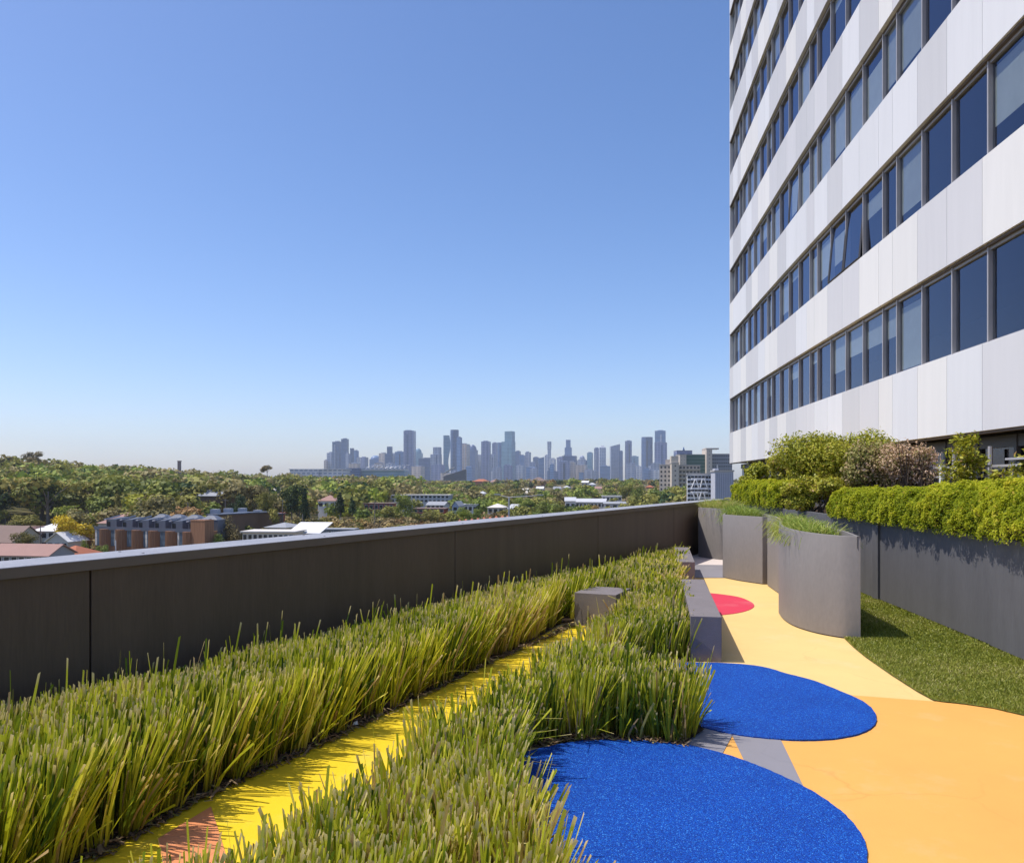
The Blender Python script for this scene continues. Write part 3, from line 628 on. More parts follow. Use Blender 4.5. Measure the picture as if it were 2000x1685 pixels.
def hedge(y0, y1, z0, ztop, half, n, label, size):
    """clipped hedge along the long planter; its front leans a little over the panel top"""
    ym = (y0 + y1) / 2; root = thing('hedge', label, 'hedge', (wx(ym) + half, ym, z0), 'clipped hedges on the charcoal planter')
    t = RNG.random(n); y = y0 + (y1 - y0) * t; ph = RNG.uniform(0.0, np.pi * 1.0, n)
    zt = np.interp(y, [y0, y0 + .25 * (y1 - y0), y0 + .75 * (y1 - y0), y1], [ztop[0], ztop[0], ztop[1], ztop[1]])
    e = 0.55; cx = np.sign(np.cos(ph)) * np.abs(np.cos(ph)) ** e; cz = np.sign(np.sin(ph)) * np.abs(np.sin(ph)) ** e
    endt = np.minimum(sm(0, 0.35, y - y0 + .02), sm(0, 0.35, y1 - y + .02)) ** 0.5
    base = np.c_[-cx * half * (0.75 + .25 * endt), y, (zt - z0) * cz * (0.7 + .3 * endt)]
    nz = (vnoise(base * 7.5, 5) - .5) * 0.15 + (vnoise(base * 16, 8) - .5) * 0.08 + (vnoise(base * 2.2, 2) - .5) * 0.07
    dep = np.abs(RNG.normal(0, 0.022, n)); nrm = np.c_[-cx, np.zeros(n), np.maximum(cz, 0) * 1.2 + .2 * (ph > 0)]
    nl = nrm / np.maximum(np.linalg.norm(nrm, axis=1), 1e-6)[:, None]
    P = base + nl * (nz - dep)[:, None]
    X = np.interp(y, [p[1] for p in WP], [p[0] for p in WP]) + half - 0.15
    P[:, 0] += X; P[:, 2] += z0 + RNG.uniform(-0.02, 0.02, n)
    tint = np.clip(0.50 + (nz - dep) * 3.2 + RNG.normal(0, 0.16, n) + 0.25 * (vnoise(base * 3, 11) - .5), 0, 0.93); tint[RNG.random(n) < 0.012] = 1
    leaf_quads(P, nl, size, tint, 'foliage', HEDGE, root, 0.5, 0.6, root.location)
    b = MB(); yy = np.linspace(y0 + .12, y1 - .12, 10); hw = half - .17
    b.prism([(wx(t_) + half - .07 - hw, t_) for t_ in yy] + [(wx(t_) + half - .07 + hw, t_) for t_ in reversed(yy)], z0 - 0.06, min(ztop) - .20); b.build('twig_core', BARK, root)
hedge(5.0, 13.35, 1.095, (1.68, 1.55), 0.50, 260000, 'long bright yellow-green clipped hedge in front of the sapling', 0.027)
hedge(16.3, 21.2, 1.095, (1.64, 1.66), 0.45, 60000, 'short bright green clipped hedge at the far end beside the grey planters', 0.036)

def bush(label, cat, c, rad, n, mat, size, name='bush', lobes=9, twig=0, seed=0, zmin=1.0, tint0=0.45, group=None, dens_in=0.35):
    r = random.Random(seed); root = thing(name, label, cat, (c[0], c[1], zmin), group)
    Ps, Ns, Ts = [], [], []
    for k in range(lobes):
        a = r.uniform(0, 2 * math.pi); q = r.uniform(0.15, 0.62); zz = r.uniform(-0.5, 0.62)
        lc = np.array([c[0] + rad[0] * q * math.cos(a), c[1] + rad[1] * q * math.sin(a), c[2] + rad[2] * zz]); lr = np.array(rad) * r.uniform(0.34, 0.55)
        m = n // lobes; d = RNG.normal(0, 1, (m, 3)); d /= np.linalg.norm(d, axis=1)[:, None]
        rr = RNG.random(m) ** dens_in; nz = vnoise(d * 3.1 + k * 7, seed) * 0.55 + vnoise(d * 7.1 + k * 3, seed) * 0.35 + 0.52
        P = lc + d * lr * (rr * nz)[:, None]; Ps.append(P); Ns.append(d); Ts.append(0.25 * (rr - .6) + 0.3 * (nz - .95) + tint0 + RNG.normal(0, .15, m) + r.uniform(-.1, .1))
    for k in range(34):                              # loose sprigs that break the outline
        a = r.uniform(0, 2 * math.pi); e = r.uniform(0.1, 1.25); q = r.uniform(.8, 1.22)
        tip = np.array([c[0] + rad[0] * .82 * q * math.cos(a) * math.cos(e), c[1] + rad[1] * .82 * q * math.sin(a) * math.cos(e), c[2] + rad[2] * .86 * q * math.sin(e)]); m = max(10, n // 420)
        t = RNG.random(m)[:, None]; ax = np.array([math.cos(a) * .5, math.sin(a) * .5, .8]); P = tip - ax * (t * .34 * rad[2] / .8) + RNG.normal(0, .028, (m, 3)); Ps.append(P); Ns.append(np.tile(ax, (m, 1))); Ts.append(tint0 + .1 + RNG.normal(0, .16, m))
    P, N, T = np.vstack(Ps), np.vstack(Ns), np.concatenate(Ts); k = P[:, 2] > zmin - .05; P, N, T = P[k], N[k], T[k]
    leaf_quads(P, N + np.array([0, 0, .4]), size, np.clip(T, 0, 1), 'foliage', mat, root, 0.6, 0.5, root.location)
    b = MB()
    for k in range(7 + twig):
        a = r.uniform(0, 2 * math.pi); e = (c[0] + rad[0] * .75 * math.cos(a) * r.uniform(.3, 1), c[1] + rad[1] * .75 * math.sin(a) * r.uniform(.3, 1), c[2] + rad[2] * r.uniform(.1, .95 if twig else .6))
        p0 = (c[0] + r.uniform(-.15, .15), c[1] + r.uniform(-.15, .15), zmin); mid = tuple(p0[i] * .45 + e[i] * .55 + r.uniform(-.1, .1) for i in range(3))
        b.tube([p0, mid, e], [0.022, 0.013, 0.004], 5)
    b.build('stems', BARK, root); return root

def bpx(u, v0, v1, d): # centre + vertical radius from the photo rows of top and bottom
    p = px(u, (v0 + v1) / 2, d); return (p.x, p.y, p.z), (v1 - v0) / 2 * d / F
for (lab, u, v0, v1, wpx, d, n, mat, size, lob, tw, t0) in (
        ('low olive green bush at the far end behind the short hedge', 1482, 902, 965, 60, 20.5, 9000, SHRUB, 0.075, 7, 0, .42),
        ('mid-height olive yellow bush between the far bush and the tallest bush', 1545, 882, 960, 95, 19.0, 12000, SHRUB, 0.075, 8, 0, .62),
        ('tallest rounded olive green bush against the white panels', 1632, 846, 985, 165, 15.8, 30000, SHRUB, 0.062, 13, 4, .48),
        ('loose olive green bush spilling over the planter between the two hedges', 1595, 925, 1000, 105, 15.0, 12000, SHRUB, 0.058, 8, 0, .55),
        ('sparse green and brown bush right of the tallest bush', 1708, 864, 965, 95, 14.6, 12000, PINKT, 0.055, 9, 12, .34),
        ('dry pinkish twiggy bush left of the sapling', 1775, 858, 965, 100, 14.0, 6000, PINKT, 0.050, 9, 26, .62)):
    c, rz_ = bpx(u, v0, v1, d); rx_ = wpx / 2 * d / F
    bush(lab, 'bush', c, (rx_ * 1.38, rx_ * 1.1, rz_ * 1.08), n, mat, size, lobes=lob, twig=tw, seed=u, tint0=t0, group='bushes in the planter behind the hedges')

def sapling(u, v0, v1, d, wpx, n, label, seed):
    r = random.Random(seed); base = px(u, v1, d); top = px(u + 3, v0, d); root = thing('sapling', label, 'sapling', (base.x, base.y, 1.0))
    b = MB(); b.tube([(base.x, base.y, 1.0), (base.x + .02, base.y, (1 + top.z) / 2), tuple(top)], [0.022, 0.014, 0.004], 6); b.build('trunk', BARK, root)
    bm_ = MB(); Ps = []; W = wpx / 2 * d / F
    for k in range(30):
        t = r.uniform(0.12, 1.0); z = base.z + (top.z - base.z) * t; a = r.uniform(0, 2 * math.pi); L = W * (1.15 - t) ** 0.7 * r.uniform(.6, 1.15) + .05
        p0 = Vector((base.x + .02, base.y, z - L * .4)); p1 = Vector((base.x + L * math.cos(a), base.y + L * math.sin(a), z + L * .25))
        bm_.tube([p0, p0.lerp(p1, .5) + Vector((0, 0, .02)), p1], [.009, .006, .003], 4)
        for q in range(n // 30): Ps.append(p0.lerp(p1, r.random() ** .6) + Vector((r.gauss(0, .05), r.gauss(0, .05), r.gauss(0, .05))))
    bm_.build('branches', BARK, root); P = np.array([tuple(p) for p in Ps])
    leaf_quads(P, np.tile([0, 0, 1.0], (len(P), 1)), 0.075, np.clip(RNG.normal(.55, .2, len(P)), 0, 1), 'foliage', YELL, root, 0.9, 0.42, root.location)
sapling(1886, 858, 950, 12.2, 85, 1700, 'young yellow-green sapling rising above the hedge near the guard rail', 3)
sapling(1944, 922, 955, 11.6, 40, 350, 'tiny yellow-green seedling poking above the hedge by the white rail post', 4)
sapling(2006, 890, 955, 11.0, 60, 500, 'yellow-green sapling cut by the right border of the photo', 9)

# fine trailing grasses in the curved planters
def trail(poly, n, h, label, hang, keep=None, tint0=0.5, seg=4):
    P0 = np.array(poly); lo, hi = P0.min(0), P0.max(0); P = RNG.uniform(lo, hi, (n * 6, 2)); P = P[inpoly(P, poly)]
    if keep is not None: P = P[keep(P)]
    P = P[:n]; n = len(P); d, ev = edge_dist(P, poly); e = np.clip(1 - d / .16, 0, 1)
    H = RNG.uniform(.45, 1.1, n) * h; lean = RNG.normal(0, .09, (n, 2)) + ev * (e * RNG.uniform(0, .16, n))[:, None]
    hg = (RNG.random(n) < hang) & (e > .4)
    V, Q, at = blades(P, H, RNG.uniform(.004, .008, n), lean, np.clip(RNG.normal(tint0, .2, n), 0, 1), z0=1.03, segs=seg, power=1.8, kink=np.where(hg, 1.6, RNG.uniform(0, .5, n)), slant=0)
    o = np_mesh('trailing_plant', V, Q, FINE, at); tag(o, label, 'plant', 'trailing plants in the curved planters')
trail(PLA, 5200, .19, 'fine trailing green grass along the nearest curved planter, hanging over its rim', .5, lambda P: (P[:, 1] > 9.15) & (RNG.random(len(P)) < .8))
trail(PLB, 2600, .21, 'tuft of fine green grass on the middle curved planter', .3, lambda P: (P[:, 1] > 14.0), .42)
trail(PLD, 2600, .26, 'orange tinged tuft of fine grass on the farthest curved planter', .2, None, .72)
# ------------------------------------------------------------------ land below the terrace
def zt(x, y):
    r = np.hypot(x, y); t = np.asarray(x) / np.maximum(y, 1.0)
    A = np.interp(t, [-1.2, -0.66, -0.52, -0.45, -0.3, -0.2, 0.0], [14, 12.5, 6.5, 3.5, -1.5, -2.5, 0])
    return -19 + 9 * sm(300, 1100, r) + A * sm(240, 760, r) * (1 - 0.5 * sm(1100, 2200, r)) + 1.2 * np.sin(np.asarray(x) / 90.0) * sm(150, 400, r)

def hit(u, v):
    """where the ray through pixel (u, v) meets the land"""
    y = 60.0
    while y < 6000:
        x = (u - 1000) / F * y
        if EYE - (v - HV) / F * y <= zt(x, y): return x, y, float(zt(x, y))
        y *= 1.004
    return (u - 1000) / F * 6000, 6000, float(zt((u - 1000) / F * 6000, 6000))

def landmat():
    m, nt, b = new_mat('dry_grass_and_scrub'); L = nt.links.new
    tc = node(nt, 'ShaderNodeTexCoord'); n = node(nt, 'ShaderNodeTexNoise', Scale=0.02, Detail=8.0); L(tc.outputs['Object'], n.inputs['Vector'])
    r = ramp(nt, n.outputs['Fac'], [(0.3, (0.06, 0.065, 0.022)), (0.5, (0.13, 0.11, 0.05)), (0.7, (0.27, 0.20, 0.11))]); L(r.outputs[0], b.inputs['Base Color']); b.inputs['Roughness'].default_value = 1
    b.inputs['Specular IOR Level'].default_value = 0.05; return m
rr = np.r_[np.geomspace(20, 1400, 60), np.geomspace(1500, 16000, 22)]; aa = np.radians(np.linspace(-80, 80, 110))
RR, AA = np.meshgrid(rr, aa, indexing='ij'); X, Y = RR * np.sin(AA), RR * np.cos(AA); Z = zt(X, np.maximum(Y, 1)); nr, na = X.shape
ii = np.arange(nr * na).reshape(nr, na); Q = np.stack([ii[:-1, :-1], ii[1:, :-1], ii[1:, 1:], ii[:-1, 1:]], -1).reshape(-1, 4)
struct(np_mesh('ground', np.c_[X.ravel(), Y.ravel(), Z.ravel()], Q[:, ::-1], landmat(), smooth=True))

# haze between the terrace and the skyline
hz = bpy.data.materials.new('haze'); hz.use_nodes = True; ht = hz.node_tree; ht.nodes.clear()
ho = ht.nodes.new('ShaderNodeOutputMaterial'); hv = ht.nodes.new('ShaderNodeVolumePrincipled')
hv.inputs['Color'].default_value = (0.76, 0.86, 1.0, 1); hv.inputs['Density'].default_value = 0.000065; hv.inputs['Anisotropy'].default_value = 0.0
ht.links.new(hv.outputs[0], ho.inputs['Volume'])
b = MB(); b.box((0, 4500, -27), (9600, 9300, 27 + 420)); o = b.build('haze', hz); o['kind'] = 'stuff'

WALLS = {}
def wmat(c, var=0.06):
    k = tuple(round(q, 3) for q in c)
    if k not in WALLS: WALLS[k] = surf('wall_paint', c, 0.8, var, 0.4, spec=0.25)
    return WALLS[k]
WIN = glass('dark_window', (0.7, 0.75, 0.85), (0.03, 0.035, 0.04), 1.6, 0.05)
WDARK = surf('dark_window_glass', (0.03, 0.035, 0.045), 0.12, 0.2, 1.0, spec=0.6)
def banded(name, c, dark, fl=3.6, frac=0.45, vert=0.0, rough=0.35, spec=0.5):
    """far high-rise skin: floor bands and bays too small to pick apart at this distance"""
    m, nt, b = new_mat(name); L = nt.links.new; tc = node(nt, 'ShaderNodeTexCoord'); sp = node(nt, 'ShaderNodeSeparateXYZ'); L(tc.outputs['Object'], sp.inputs[0])
    def saw(sock, per, fr):
        a = node(nt, 'ShaderNodeMath', operation='DIVIDE'); a.inputs[1].default_value = per; L(sock, a.inputs[0])
        f = node(nt, 'ShaderNodeMath', operation='FRACT'); L(a.outputs[0], f.inputs[0]); g = node(nt, 'ShaderNodeMath', operation='GREATER_THAN'); g.inputs[1].default_value = fr; L(f.outputs[0], g.inputs[0]); return g.outputs[0]
    z = saw(sp.outputs[2], fl, frac); out = z
    if vert:
        ad = node(nt, 'ShaderNodeMath', operation='ADD'); L(sp.outputs[0], ad.inputs[0]); L(sp.outputs[1], ad.inputs[1])
        v = saw(ad.outputs[0], vert, 0.35); mn = node(nt, 'ShaderNodeMath', operation='MULTIPLY'); L(z, mn.inputs[0]); L(v, mn.inputs[1]); out = mn.outputs[0]
    r = ramp(nt, out, [(0.0, c), (1.0, dark)]); n = node(nt, 'ShaderNodeTexNoise', Scale=0.03, Detail=4.0); L(tc.outputs['Object'], n.inputs['Vector'])
    nr_ = ramp(nt, n.outputs['Fac'], [(0.3, (0.8,) * 3), (0.7, (1.1,) * 3)]); mx = node(nt, 'ShaderNodeMix', data_type='RGBA', blend_type='MULTIPLY'); mx.inputs[0].default_value = 1
    L(r.outputs[0], mx.inputs[6]); L(nr_.outputs[0], mx.inputs[7]); L(mx.outputs[2], b.inputs['Base Color'])
    b.inputs['Roughness'].default_value = rough; b.inputs['Specular IOR Level'].default_value = spec; return m

# ------------------------------------------------------------------ labels that single out look-alikes
CITY = [(645, 'below the leftmost towers'), (690, 'behind the stadium roof'), (750, 'below the turret topped tower'), (799, 'below the great mauve slab'), (850, 'below the square grey tower'), (882, 'below the wavy tower'), (925, 'below the dome topped tower'), (950, 'below the narrow mauve tower'), (993, 'below the tall teal tower'), (1030, 'below the slim lone tower'),
        (1072, 'below the needle thin tower'), (1112, 'below the wide dark slab'), (1150, 'below the small teal tower'), (1177, 'below the peaked tower'), (1202, 'below the slanting crown tower'), (1228, 'below the slender mauve tower'), (1265, 'below the dark blue tower'), (1292, 'below the tallest tower at the right')]
LAND = [(10, 'above the brown roofed house'), (90, 'above the white houses'), (150, 'above the golden yellow tree'), (225, 'above the red hipped roof'), (320, 'above the townhouses'), (410, 'near the barn'), (480, 'right of the barn'), (570, 'by the huge fig tree'), (665, 'by the dark conifers'), (740, 'by the red brick flats'), (840, 'by the long grey flats'),
        (930, 'left of the street lamp'), (1040, 'right of the street lamp'), (1150, 'by the white terrace houses'), (1230, 'by the tall olive tree'), (1300, 'before the tan flats'), (1370, 'by the white braced building'), (1420, 'by the silver building')]
def near_mark(u, L): return min(L, key=lambda q: abs(q[0] - u))[1]
ORD = ('first', 'second', 'third', 'fourth', 'fifth', 'sixth', 'seventh', 'eighth', 'ninth', 'tenth', 'eleventh', 'twelfth', 'thirteenth', 'fourteenth', 'fifteenth')
def uniq(items):
    """items (object, label, photo column): look-alikes that share a label are told apart by their order from the left"""
    by = {}
    for o, l, u in items: by.setdefault(l, []).append((u, o))
    for l, L in by.items():
        L.sort(key=lambda q: q[0])
        for k, (u, o) in enumerate(L):
            o['label'] = l if len(L) == 1 else f"{l}, {('left one', 'right one')[k] if len(L) == 2 else ('left one', 'middle one', 'right one')[k] if len(L) == 3 else ORD[min(k, 14)] + ' from left'}"

# ------------------------------------------------------------------ skyline
SKIN = {'blue': banded('blue_glass_skin', (0.17, 0.30, 0.52), (0.06, 0.13, 0.29), 8, .4), 'slate': banded('slate_glass_skin', (0.08, 0.15, 0.32), (0.025, 0.055, 0.15), 8, .4),
        'grey': banded('grey_concrete_skin', (0.32, 0.36, 0.46), (0.11, 0.15, 0.27), 9, .5, 14), 'pale': banded('pale_skin', (0.62, 0.62, 0.64), (0.22, 0.28, 0.40), 9, .5, 14),
        'beige': banded('beige_skin', (0.56, 0.47, 0.40), (0.26, 0.23, 0.24), 9, .5, 13), 'mauve': banded('mauve_skin', (0.21, 0.24, 0.39), (0.08, 0.115, 0.25), 9, .45, 15),
        'teal': banded('teal_glass_skin', (0.22, 0.38, 0.47), (0.10, 0.21, 0.30), 8, .4), 'dark': banded('dark_skin', (0.06, 0.065, 0.085), (0.03, 0.035, 0.05), 4, .4)}
def tower(u0, u1, vt, skin, desc, style='box', d=None, group=None, seed=0, vb=None):
    r = random.Random(int(u0 * 10) + seed); d = d or r.uniform(4300, 5600); w = (u1 - u0) / F * d; c = px((u0 + u1) / 2, vt, d); z0 = float(zt(c.x, c.y)) - 3; h = c.z - z0
    dep = w * r.uniform(.7, 1.1); root = thing('skyscraper' if h > 110 else 'city_block', desc, 'skyscraper' if h > 110 else 'building', (c.x, c.y + dep / 2, z0), group)
    m = SKIN[skin]; b = MB(); C = (c.x, c.y + dep / 2, z0); rz = r.uniform(-.45, -.1); cap = None
    def poly(n, sx, sy, ph=0): return [(C[0] + sx / 2 * math.cos(ph + 2 * math.pi * k / n), C[1] + sy / 2 * math.sin(ph + 2 * math.pi * k / n)) for k in range(n)]
    if style == 'box': b.box(C, (w, dep, h), rz); cap = (w * .55, h, h + 5)
    elif style == 'round': b.prism(poly(20, w, dep), z0, z0 + h)
    elif style == 'step': b.box(C, (w, dep, h * .80), rz); b.box((C[0] + w * .12, C[1], z0 + h * .8), (w * .72, dep * .8, h * .2), rz)
    elif style == 'step2': b.box(C, (w, dep, h * .60), rz); b.box((C[0], C[1], z0 + h * .6), (w * .78, dep * .8, h * .22), rz); b.box((C[0], C[1], z0 + h * .82), (w * .5, dep * .6, h * .18), rz)
    elif style == 'chamfer': b.prism(poly(8, w * 1.08, dep, math.pi / 8), z0, z0 + h)
    elif style == 'peak':
        b.box(C, (w, dep, h * .93), 0); x, y = w / 2, dep / 2; zz = z0 + h * .93
        b.add([(C[0] - x, C[1] - y, zz), (C[0] + x, C[1] - y, zz), (C[0] + x, C[1] + y, zz), (C[0] - x, C[1] + y, zz), (C[0], C[1] - y * .4, z0 + h), (C[0], C[1] + y * .4, z0 + h)], [(0, 1, 4), (1, 2, 5, 4), (2, 3, 5), (3, 0, 4, 5)])
    elif style == 'slant':
        x, y = w / 2, dep / 2; b.hexa([(C[0] - x, C[1] - y, z0), (C[0] + x, C[1] - y, z0), (C[0] + x, C[1] + y, z0), (C[0] - x, C[1] + y, z0), (C[0] - x, C[1] - y, z0 + h * .94), (C[0] + x, C[1] - y, z0 + h), (C[0] + x, C[1] + y, z0 + h), (C[0] - x, C[1] + y, z0 + h * .94)])
    elif style == 'dome':
        b.box(C, (w, dep, h * .86), rz)
        for k in range(4): a0, a1 = k * .39, (k + 1) * .39; b.add([(p, q, z0 + h * (.86 + .14 * math.sin(a0))) for p, q in poly(14, w * .98 * math.cos(a0), dep * .95 * math.cos(a0))] + [(p, q, z0 + h * (.86 + .14 * math.sin(a1))) for p, q in poly(14, max(w * .98 * math.cos(a1), .1), max(dep * .95 * math.cos(a1), .1))], [(i, (i + 1) % 14, 14 + (i + 1) % 14, 14 + i) for i in range(14)])
    elif style == 'curvy':
        n = 16
        for k in range(n):
            f = lambda t: (-w / 2, w * (.30 + .16 * math.sin(t * 8.5 + 1.0)))
            (a0, a1), (b0, b1) = f(k / n), f((k + 1) / n); zA, zB = z0 + h * k / n, z0 + h * (k + 1) / n
            b.hexa([(C[0] + a0, C[1] - dep / 2, zA), (C[0] + a1, C[1] - dep / 2, zA), (C[0] + a1, C[1] + dep / 2, zA), (C[0] + a0, C[1] + dep / 2, zA), (C[0] + b0, C[1] - dep / 2, zB), (C[0] + b1, C[1] - dep / 2, zB), (C[0] + b1, C[1] + dep / 2, zB), (C[0] + b0, C[1] + dep / 2, zB)])
    elif style == 'waist':
        for (t0, t1, s0, s1) in ((0, .45, .95, .85), (.45, .8, .85, .8), (.8, 1, .95, 1.0)):
            q0, q1 = poly(4, w * s0 * 1.41, dep * s0 * 1.41, math.pi / 4), poly(4, w * s1 * 1.41, dep * s1 * 1.41, math.pi / 4)
            b.hexa([(p, q, z0 + h * t0) for p, q in q0] + [(p, q, z0 + h * t1) for p, q in q1])
    elif style == 'spire':
        b.box(C, (w, dep, h * .85), rz); b.box((C[0], C[1], z0 + h * .85), (w * .5, dep * .5, h * .05), rz)
        b.build('body', m, root); s_ = MB(); s_.tube([(C[0], C[1], z0 + h * .9), (C[0], C[1], z0 + h * 1.03)], [w * .12, w * .02], 6); s_.build('mast', SKIN['grey'], root); return root
    b.build('body', m, root)
    if cap and h > 60:
        q = MB(); q.box((C[0] + w * r.uniform(-.12, .12), C[1], z0 + cap[1]), (cap[0], dep * .5, 5), rz); q.build('plant_room', SKIN['grey'], root)
    if w > 34 and style in ('box', 'step', 'chamfer', 'peak', 'round') and h > 100:     # pale or dark vertical rib on the front
        q = MB(); q.box((C[0] + w * r.uniform(-.25, .25), C[1] - dep / 2 - .8 if style != 'round' else C[1] - dep / 2 - 1.2, z0 + 2), (w * .13, 3, h * (.78 if style == 'step' else .92)), rz * 0); q.build('facade_rib', SKIN[r.choice(('pale', 'dark', 'slate'))], root)
    return root

SKY = [(633, 639, 899, 'beige', 'small beige block at the far left end of the skyline', 'box'), (639, 650, 884, 'grey', 'grey apartment tower just left of the twin thin towers', 'box'),
 (649.8, 664, 862.5, 'slate', 'flat-topped grey tower, left one of the thin pair at the left of the skyline', 'box'), (667, 678, 857, 'slate', 'thinner and taller grey tower, right one of the pair at the left of the skyline', 'box'),
 (675, 683, 886, 'grey', 'short grey block stepping down right of the thin pair', 'box'), (682, 690, 875, 'slate', 'slim slate tower with a shoulder right of the thin pair', 'step'), (688, 697.5, 880, 'blue', 'blue-grey block at the right shoulder of the slim slate tower', 'box'),
 (697, 702, 893, 'pale', 'small pale block right of the left cluster of towers', 'box'), (705, 716, 893, 'mauve', 'low dark mauve block alone in the gap behind the stadium', 'box'),
 (722, 743, 889, 'blue', 'wide pale blue block with a rounded top left of the beige tower', 'dome'), (741, 754, 885, 'beige', 'beige block between the round-topped block and the pointed tower', 'box'),
 (753, 765, 872, 'slate', 'narrow tower with a small turret top left of the great mauve slab', 'step'), (764, 775, 886, 'grey', 'grey block right of the turret-topped tower', 'box'), (772, 789, 882, 'blue', 'pale blue block behind the left flank of the great mauve slab', 'box'),
 (789, 809, 841, 'mauve', 'great tall mauve slab standing alone above the stadium', 'box'), (809, 823, 875, 'teal', 'round-topped teal tower right of the great mauve slab', 'dome'), (819, 842, 895, 'slate', 'broad low slate block between the mauve slab and the square grey tower', 'box'),
 (842, 860, 873, 'grey', 'square grey tower with a pale crown left of the wavy tower', 'step'), (866, 880, 850, 'teal', 'pale wavy sided glass tower', 'curvy'), (879, 895.5, 839, 'slate', 'very tall cylinder topped tower behind the wavy tower', 'round'),
 (893, 901, 854, 'blue', 'blue shoulder tower joined to the right of the cylinder topped tower', 'box'), (900, 915, 867, 'beige', 'beige banded tower right of the blue shoulder tower', 'box'), (914, 931, 868, 'slate', 'dome-topped slate tower behind two pale blocks', 'dome'),
 (915, 928.5, 888, 'pale', 'pale block in front of the dome-topped slate tower, the left of two', 'box'), (928, 942, 889, 'pale', 'pale block in front of the dome-topped slate tower, the right of two', 'box'),
 (941, 957, 862, 'mauve', 'tall narrow mauve tower with a light stripe near the middle of the skyline', 'box'), (955, 967, 888, 'grey', 'shorter grey tower tucked right of the narrow mauve tower', 'box'),
 (962, 971, 865, 'mauve', 'slim mauve half of the joined pair left of the tall teal tower', 'box'), (970, 982, 864, 'blue', 'blue half of the joined pair left of the tall teal tower', 'chamfer'),
 (982, 1004, 842, 'teal', 'tall pale teal stepped tower in the middle of the skyline', 'step'), (1007, 1016, 881, 'slate', 'slate tower with crossing white braces right of the teal stepped tower', 'box'), (1016, 1025, 889, 'blue', 'short blue block right of the braced slate tower', 'box'),
 (1027, 1036, 883, 'grey', 'slim grey tower standing alone right of the braced tower', 'box'), (1042, 1053, 893, 'slate', 'dark slate block left of the two leaning glass blocks', 'box'), (1052, 1063, 892, 'blue', 'slanting roofed blue block left of the needle tower', 'slant'),
 (1065, 1072, 889, 'grey', 'thin grey block leaning on the needle tower', 'box'), (1069, 1077, 862, 'pale', 'needle-thin waisted pale tower', 'waist'), (1074, 1085, 896, 'pale', 'low pale block right of the needle tower', 'box'),
 (1089, 1101, 893, 'mauve', 'mauve block joined to the left of the wide dark office slab', 'box'), (1099.6, 1127, 890, 'slate', 'wide dark office slab in front of the stepped blue spire tower', 'box'), (1102, 1119, 858.6, 'blue', 'stepped blue tower with a narrow top rising behind the wide dark slab', 'step2'),
 (1127, 1138, 899, 'pale', 'low pale block right of the wide dark slab', 'box'), (1132, 1143, 889, 'grey', 'grey block with a humped roof right of the low pale block', 'dome'), (1137, 1157, 900, 'slate', 'broad low slate block left of the small grey tower', 'box'), (1148, 1157.5, 884, 'teal', 'small teal tower left of the peaked pair', 'box'),
 (1161, 1172, 875, 'mauve', 'mauve tower, left of the pair with the peaked tower', 'box'), (1171, 1183.5, 869, 'pale', 'pale tower with a peaked top', 'peak'), (1173, 1193, 910, 'blue', 'low blue block at the foot of the peaked tower', 'box'),
 (1193, 1211, 867, 'grey', 'grey tower with a slanting white crown', 'slant'), (1209, 1217, 881, 'slate', 'dark shoulder block right of the tower with the slanting crown', 'box'), (1221.5, 1234.6, 861, 'mauve', 'slender dark mauve tower right of the slanting crown tower', 'box'),
 (1234, 1248, 891, 'teal', 'short teal tower between the slender mauve and the dark blue towers', 'box'), (1248, 1261, 914, 'pale', 'low pale block with a gabled top before the dark blue tower', 'peak'), (1255, 1276, 853, 'slate', 'dark blue rounded-shoulder tower near the right of the skyline', 'chamfer'),
 (1281, 1301.5, 841, 'blue', 'tallest tower at the right of the skyline, glass above and mauve below', 'box'), (1279, 1292, 905, 'slate', 'low slate block at the foot of the tallest right tower', 'box')]
for t in SKY: tower(*t)
for (u0, u1, v, zh) in ((1281, 1302.5, 862, 1),):      # mauve lower body of the tallest tower
    tower(1280, 1304, 864, 'mauve', 'broad mauve tower standing against the tallest tower at the right', 'box', d=4250)
R2 = random.Random(21)
LOWB = []
for k in range(46):
    u = R2.uniform(640, 1300); w = R2.uniform(7, 22); v = R2.uniform(901, 924)
    sk = R2.choice(('grey', 'pale', 'slate', 'blue', 'mauve', 'beige', 'grey')); LOWB.append((tower(u, u + w, v, sk, 'x', 'box', d=R2.uniform(3700, 4250), group='low city blocks at the feet of the skyline', seed=k), ('wide ' if w > 14 else 'narrow ') + 'low ' + sk + ' block ' + near_mark(u + w / 2, CITY), u))
uniq(LOWB)

# stadium and the long grey roofs in front of the skyline
def box_px(b, u0, u1, vt, vb, d, dep, m=0, rz=0.0):
    a, c = px(u0, vb, d), px(u1, vb, d); h = (vb - vt) / F * d
    b.box(((a.x + c.x) / 2, d + dep / 2, a.z), (c.x - a.x, dep, h), rz, m)
st = thing('stadium', 'long low stadium with grey stands and light roof struts before the skyline', 'stadium', tuple(px(700, 935, 2600)))
b = MB(); box_px(b, 640, 790, 919, 938, 2600, 150); b.build('stand', SKIN['teal'], st)
b = MB(); box_px(b, 676, 702, 914, 936, 2560, 38); b.build('end_stand', SKIN['slate'], st)
b = MB(); box_px(b, 700, 788, 914, 918, 2590, 140); b.build('roof', SKIN['pale'], st)
for k in range(9):
    a = px(716 + 9 * k, 914, 2595); b = MB(); b.tube([tuple(a), tuple(a + Vector((10, 0, 7 + 3 * math.sin(k)))), tuple(a + Vector((18, 20, 9)))], 1.2, 4); b.build('roof_strut', SKIN['pale'], st)
lg = thing('low_grey_building', 'long low pale grey building left of the stadium above the trees', 'building', tuple(px(610, 935, 2300)))
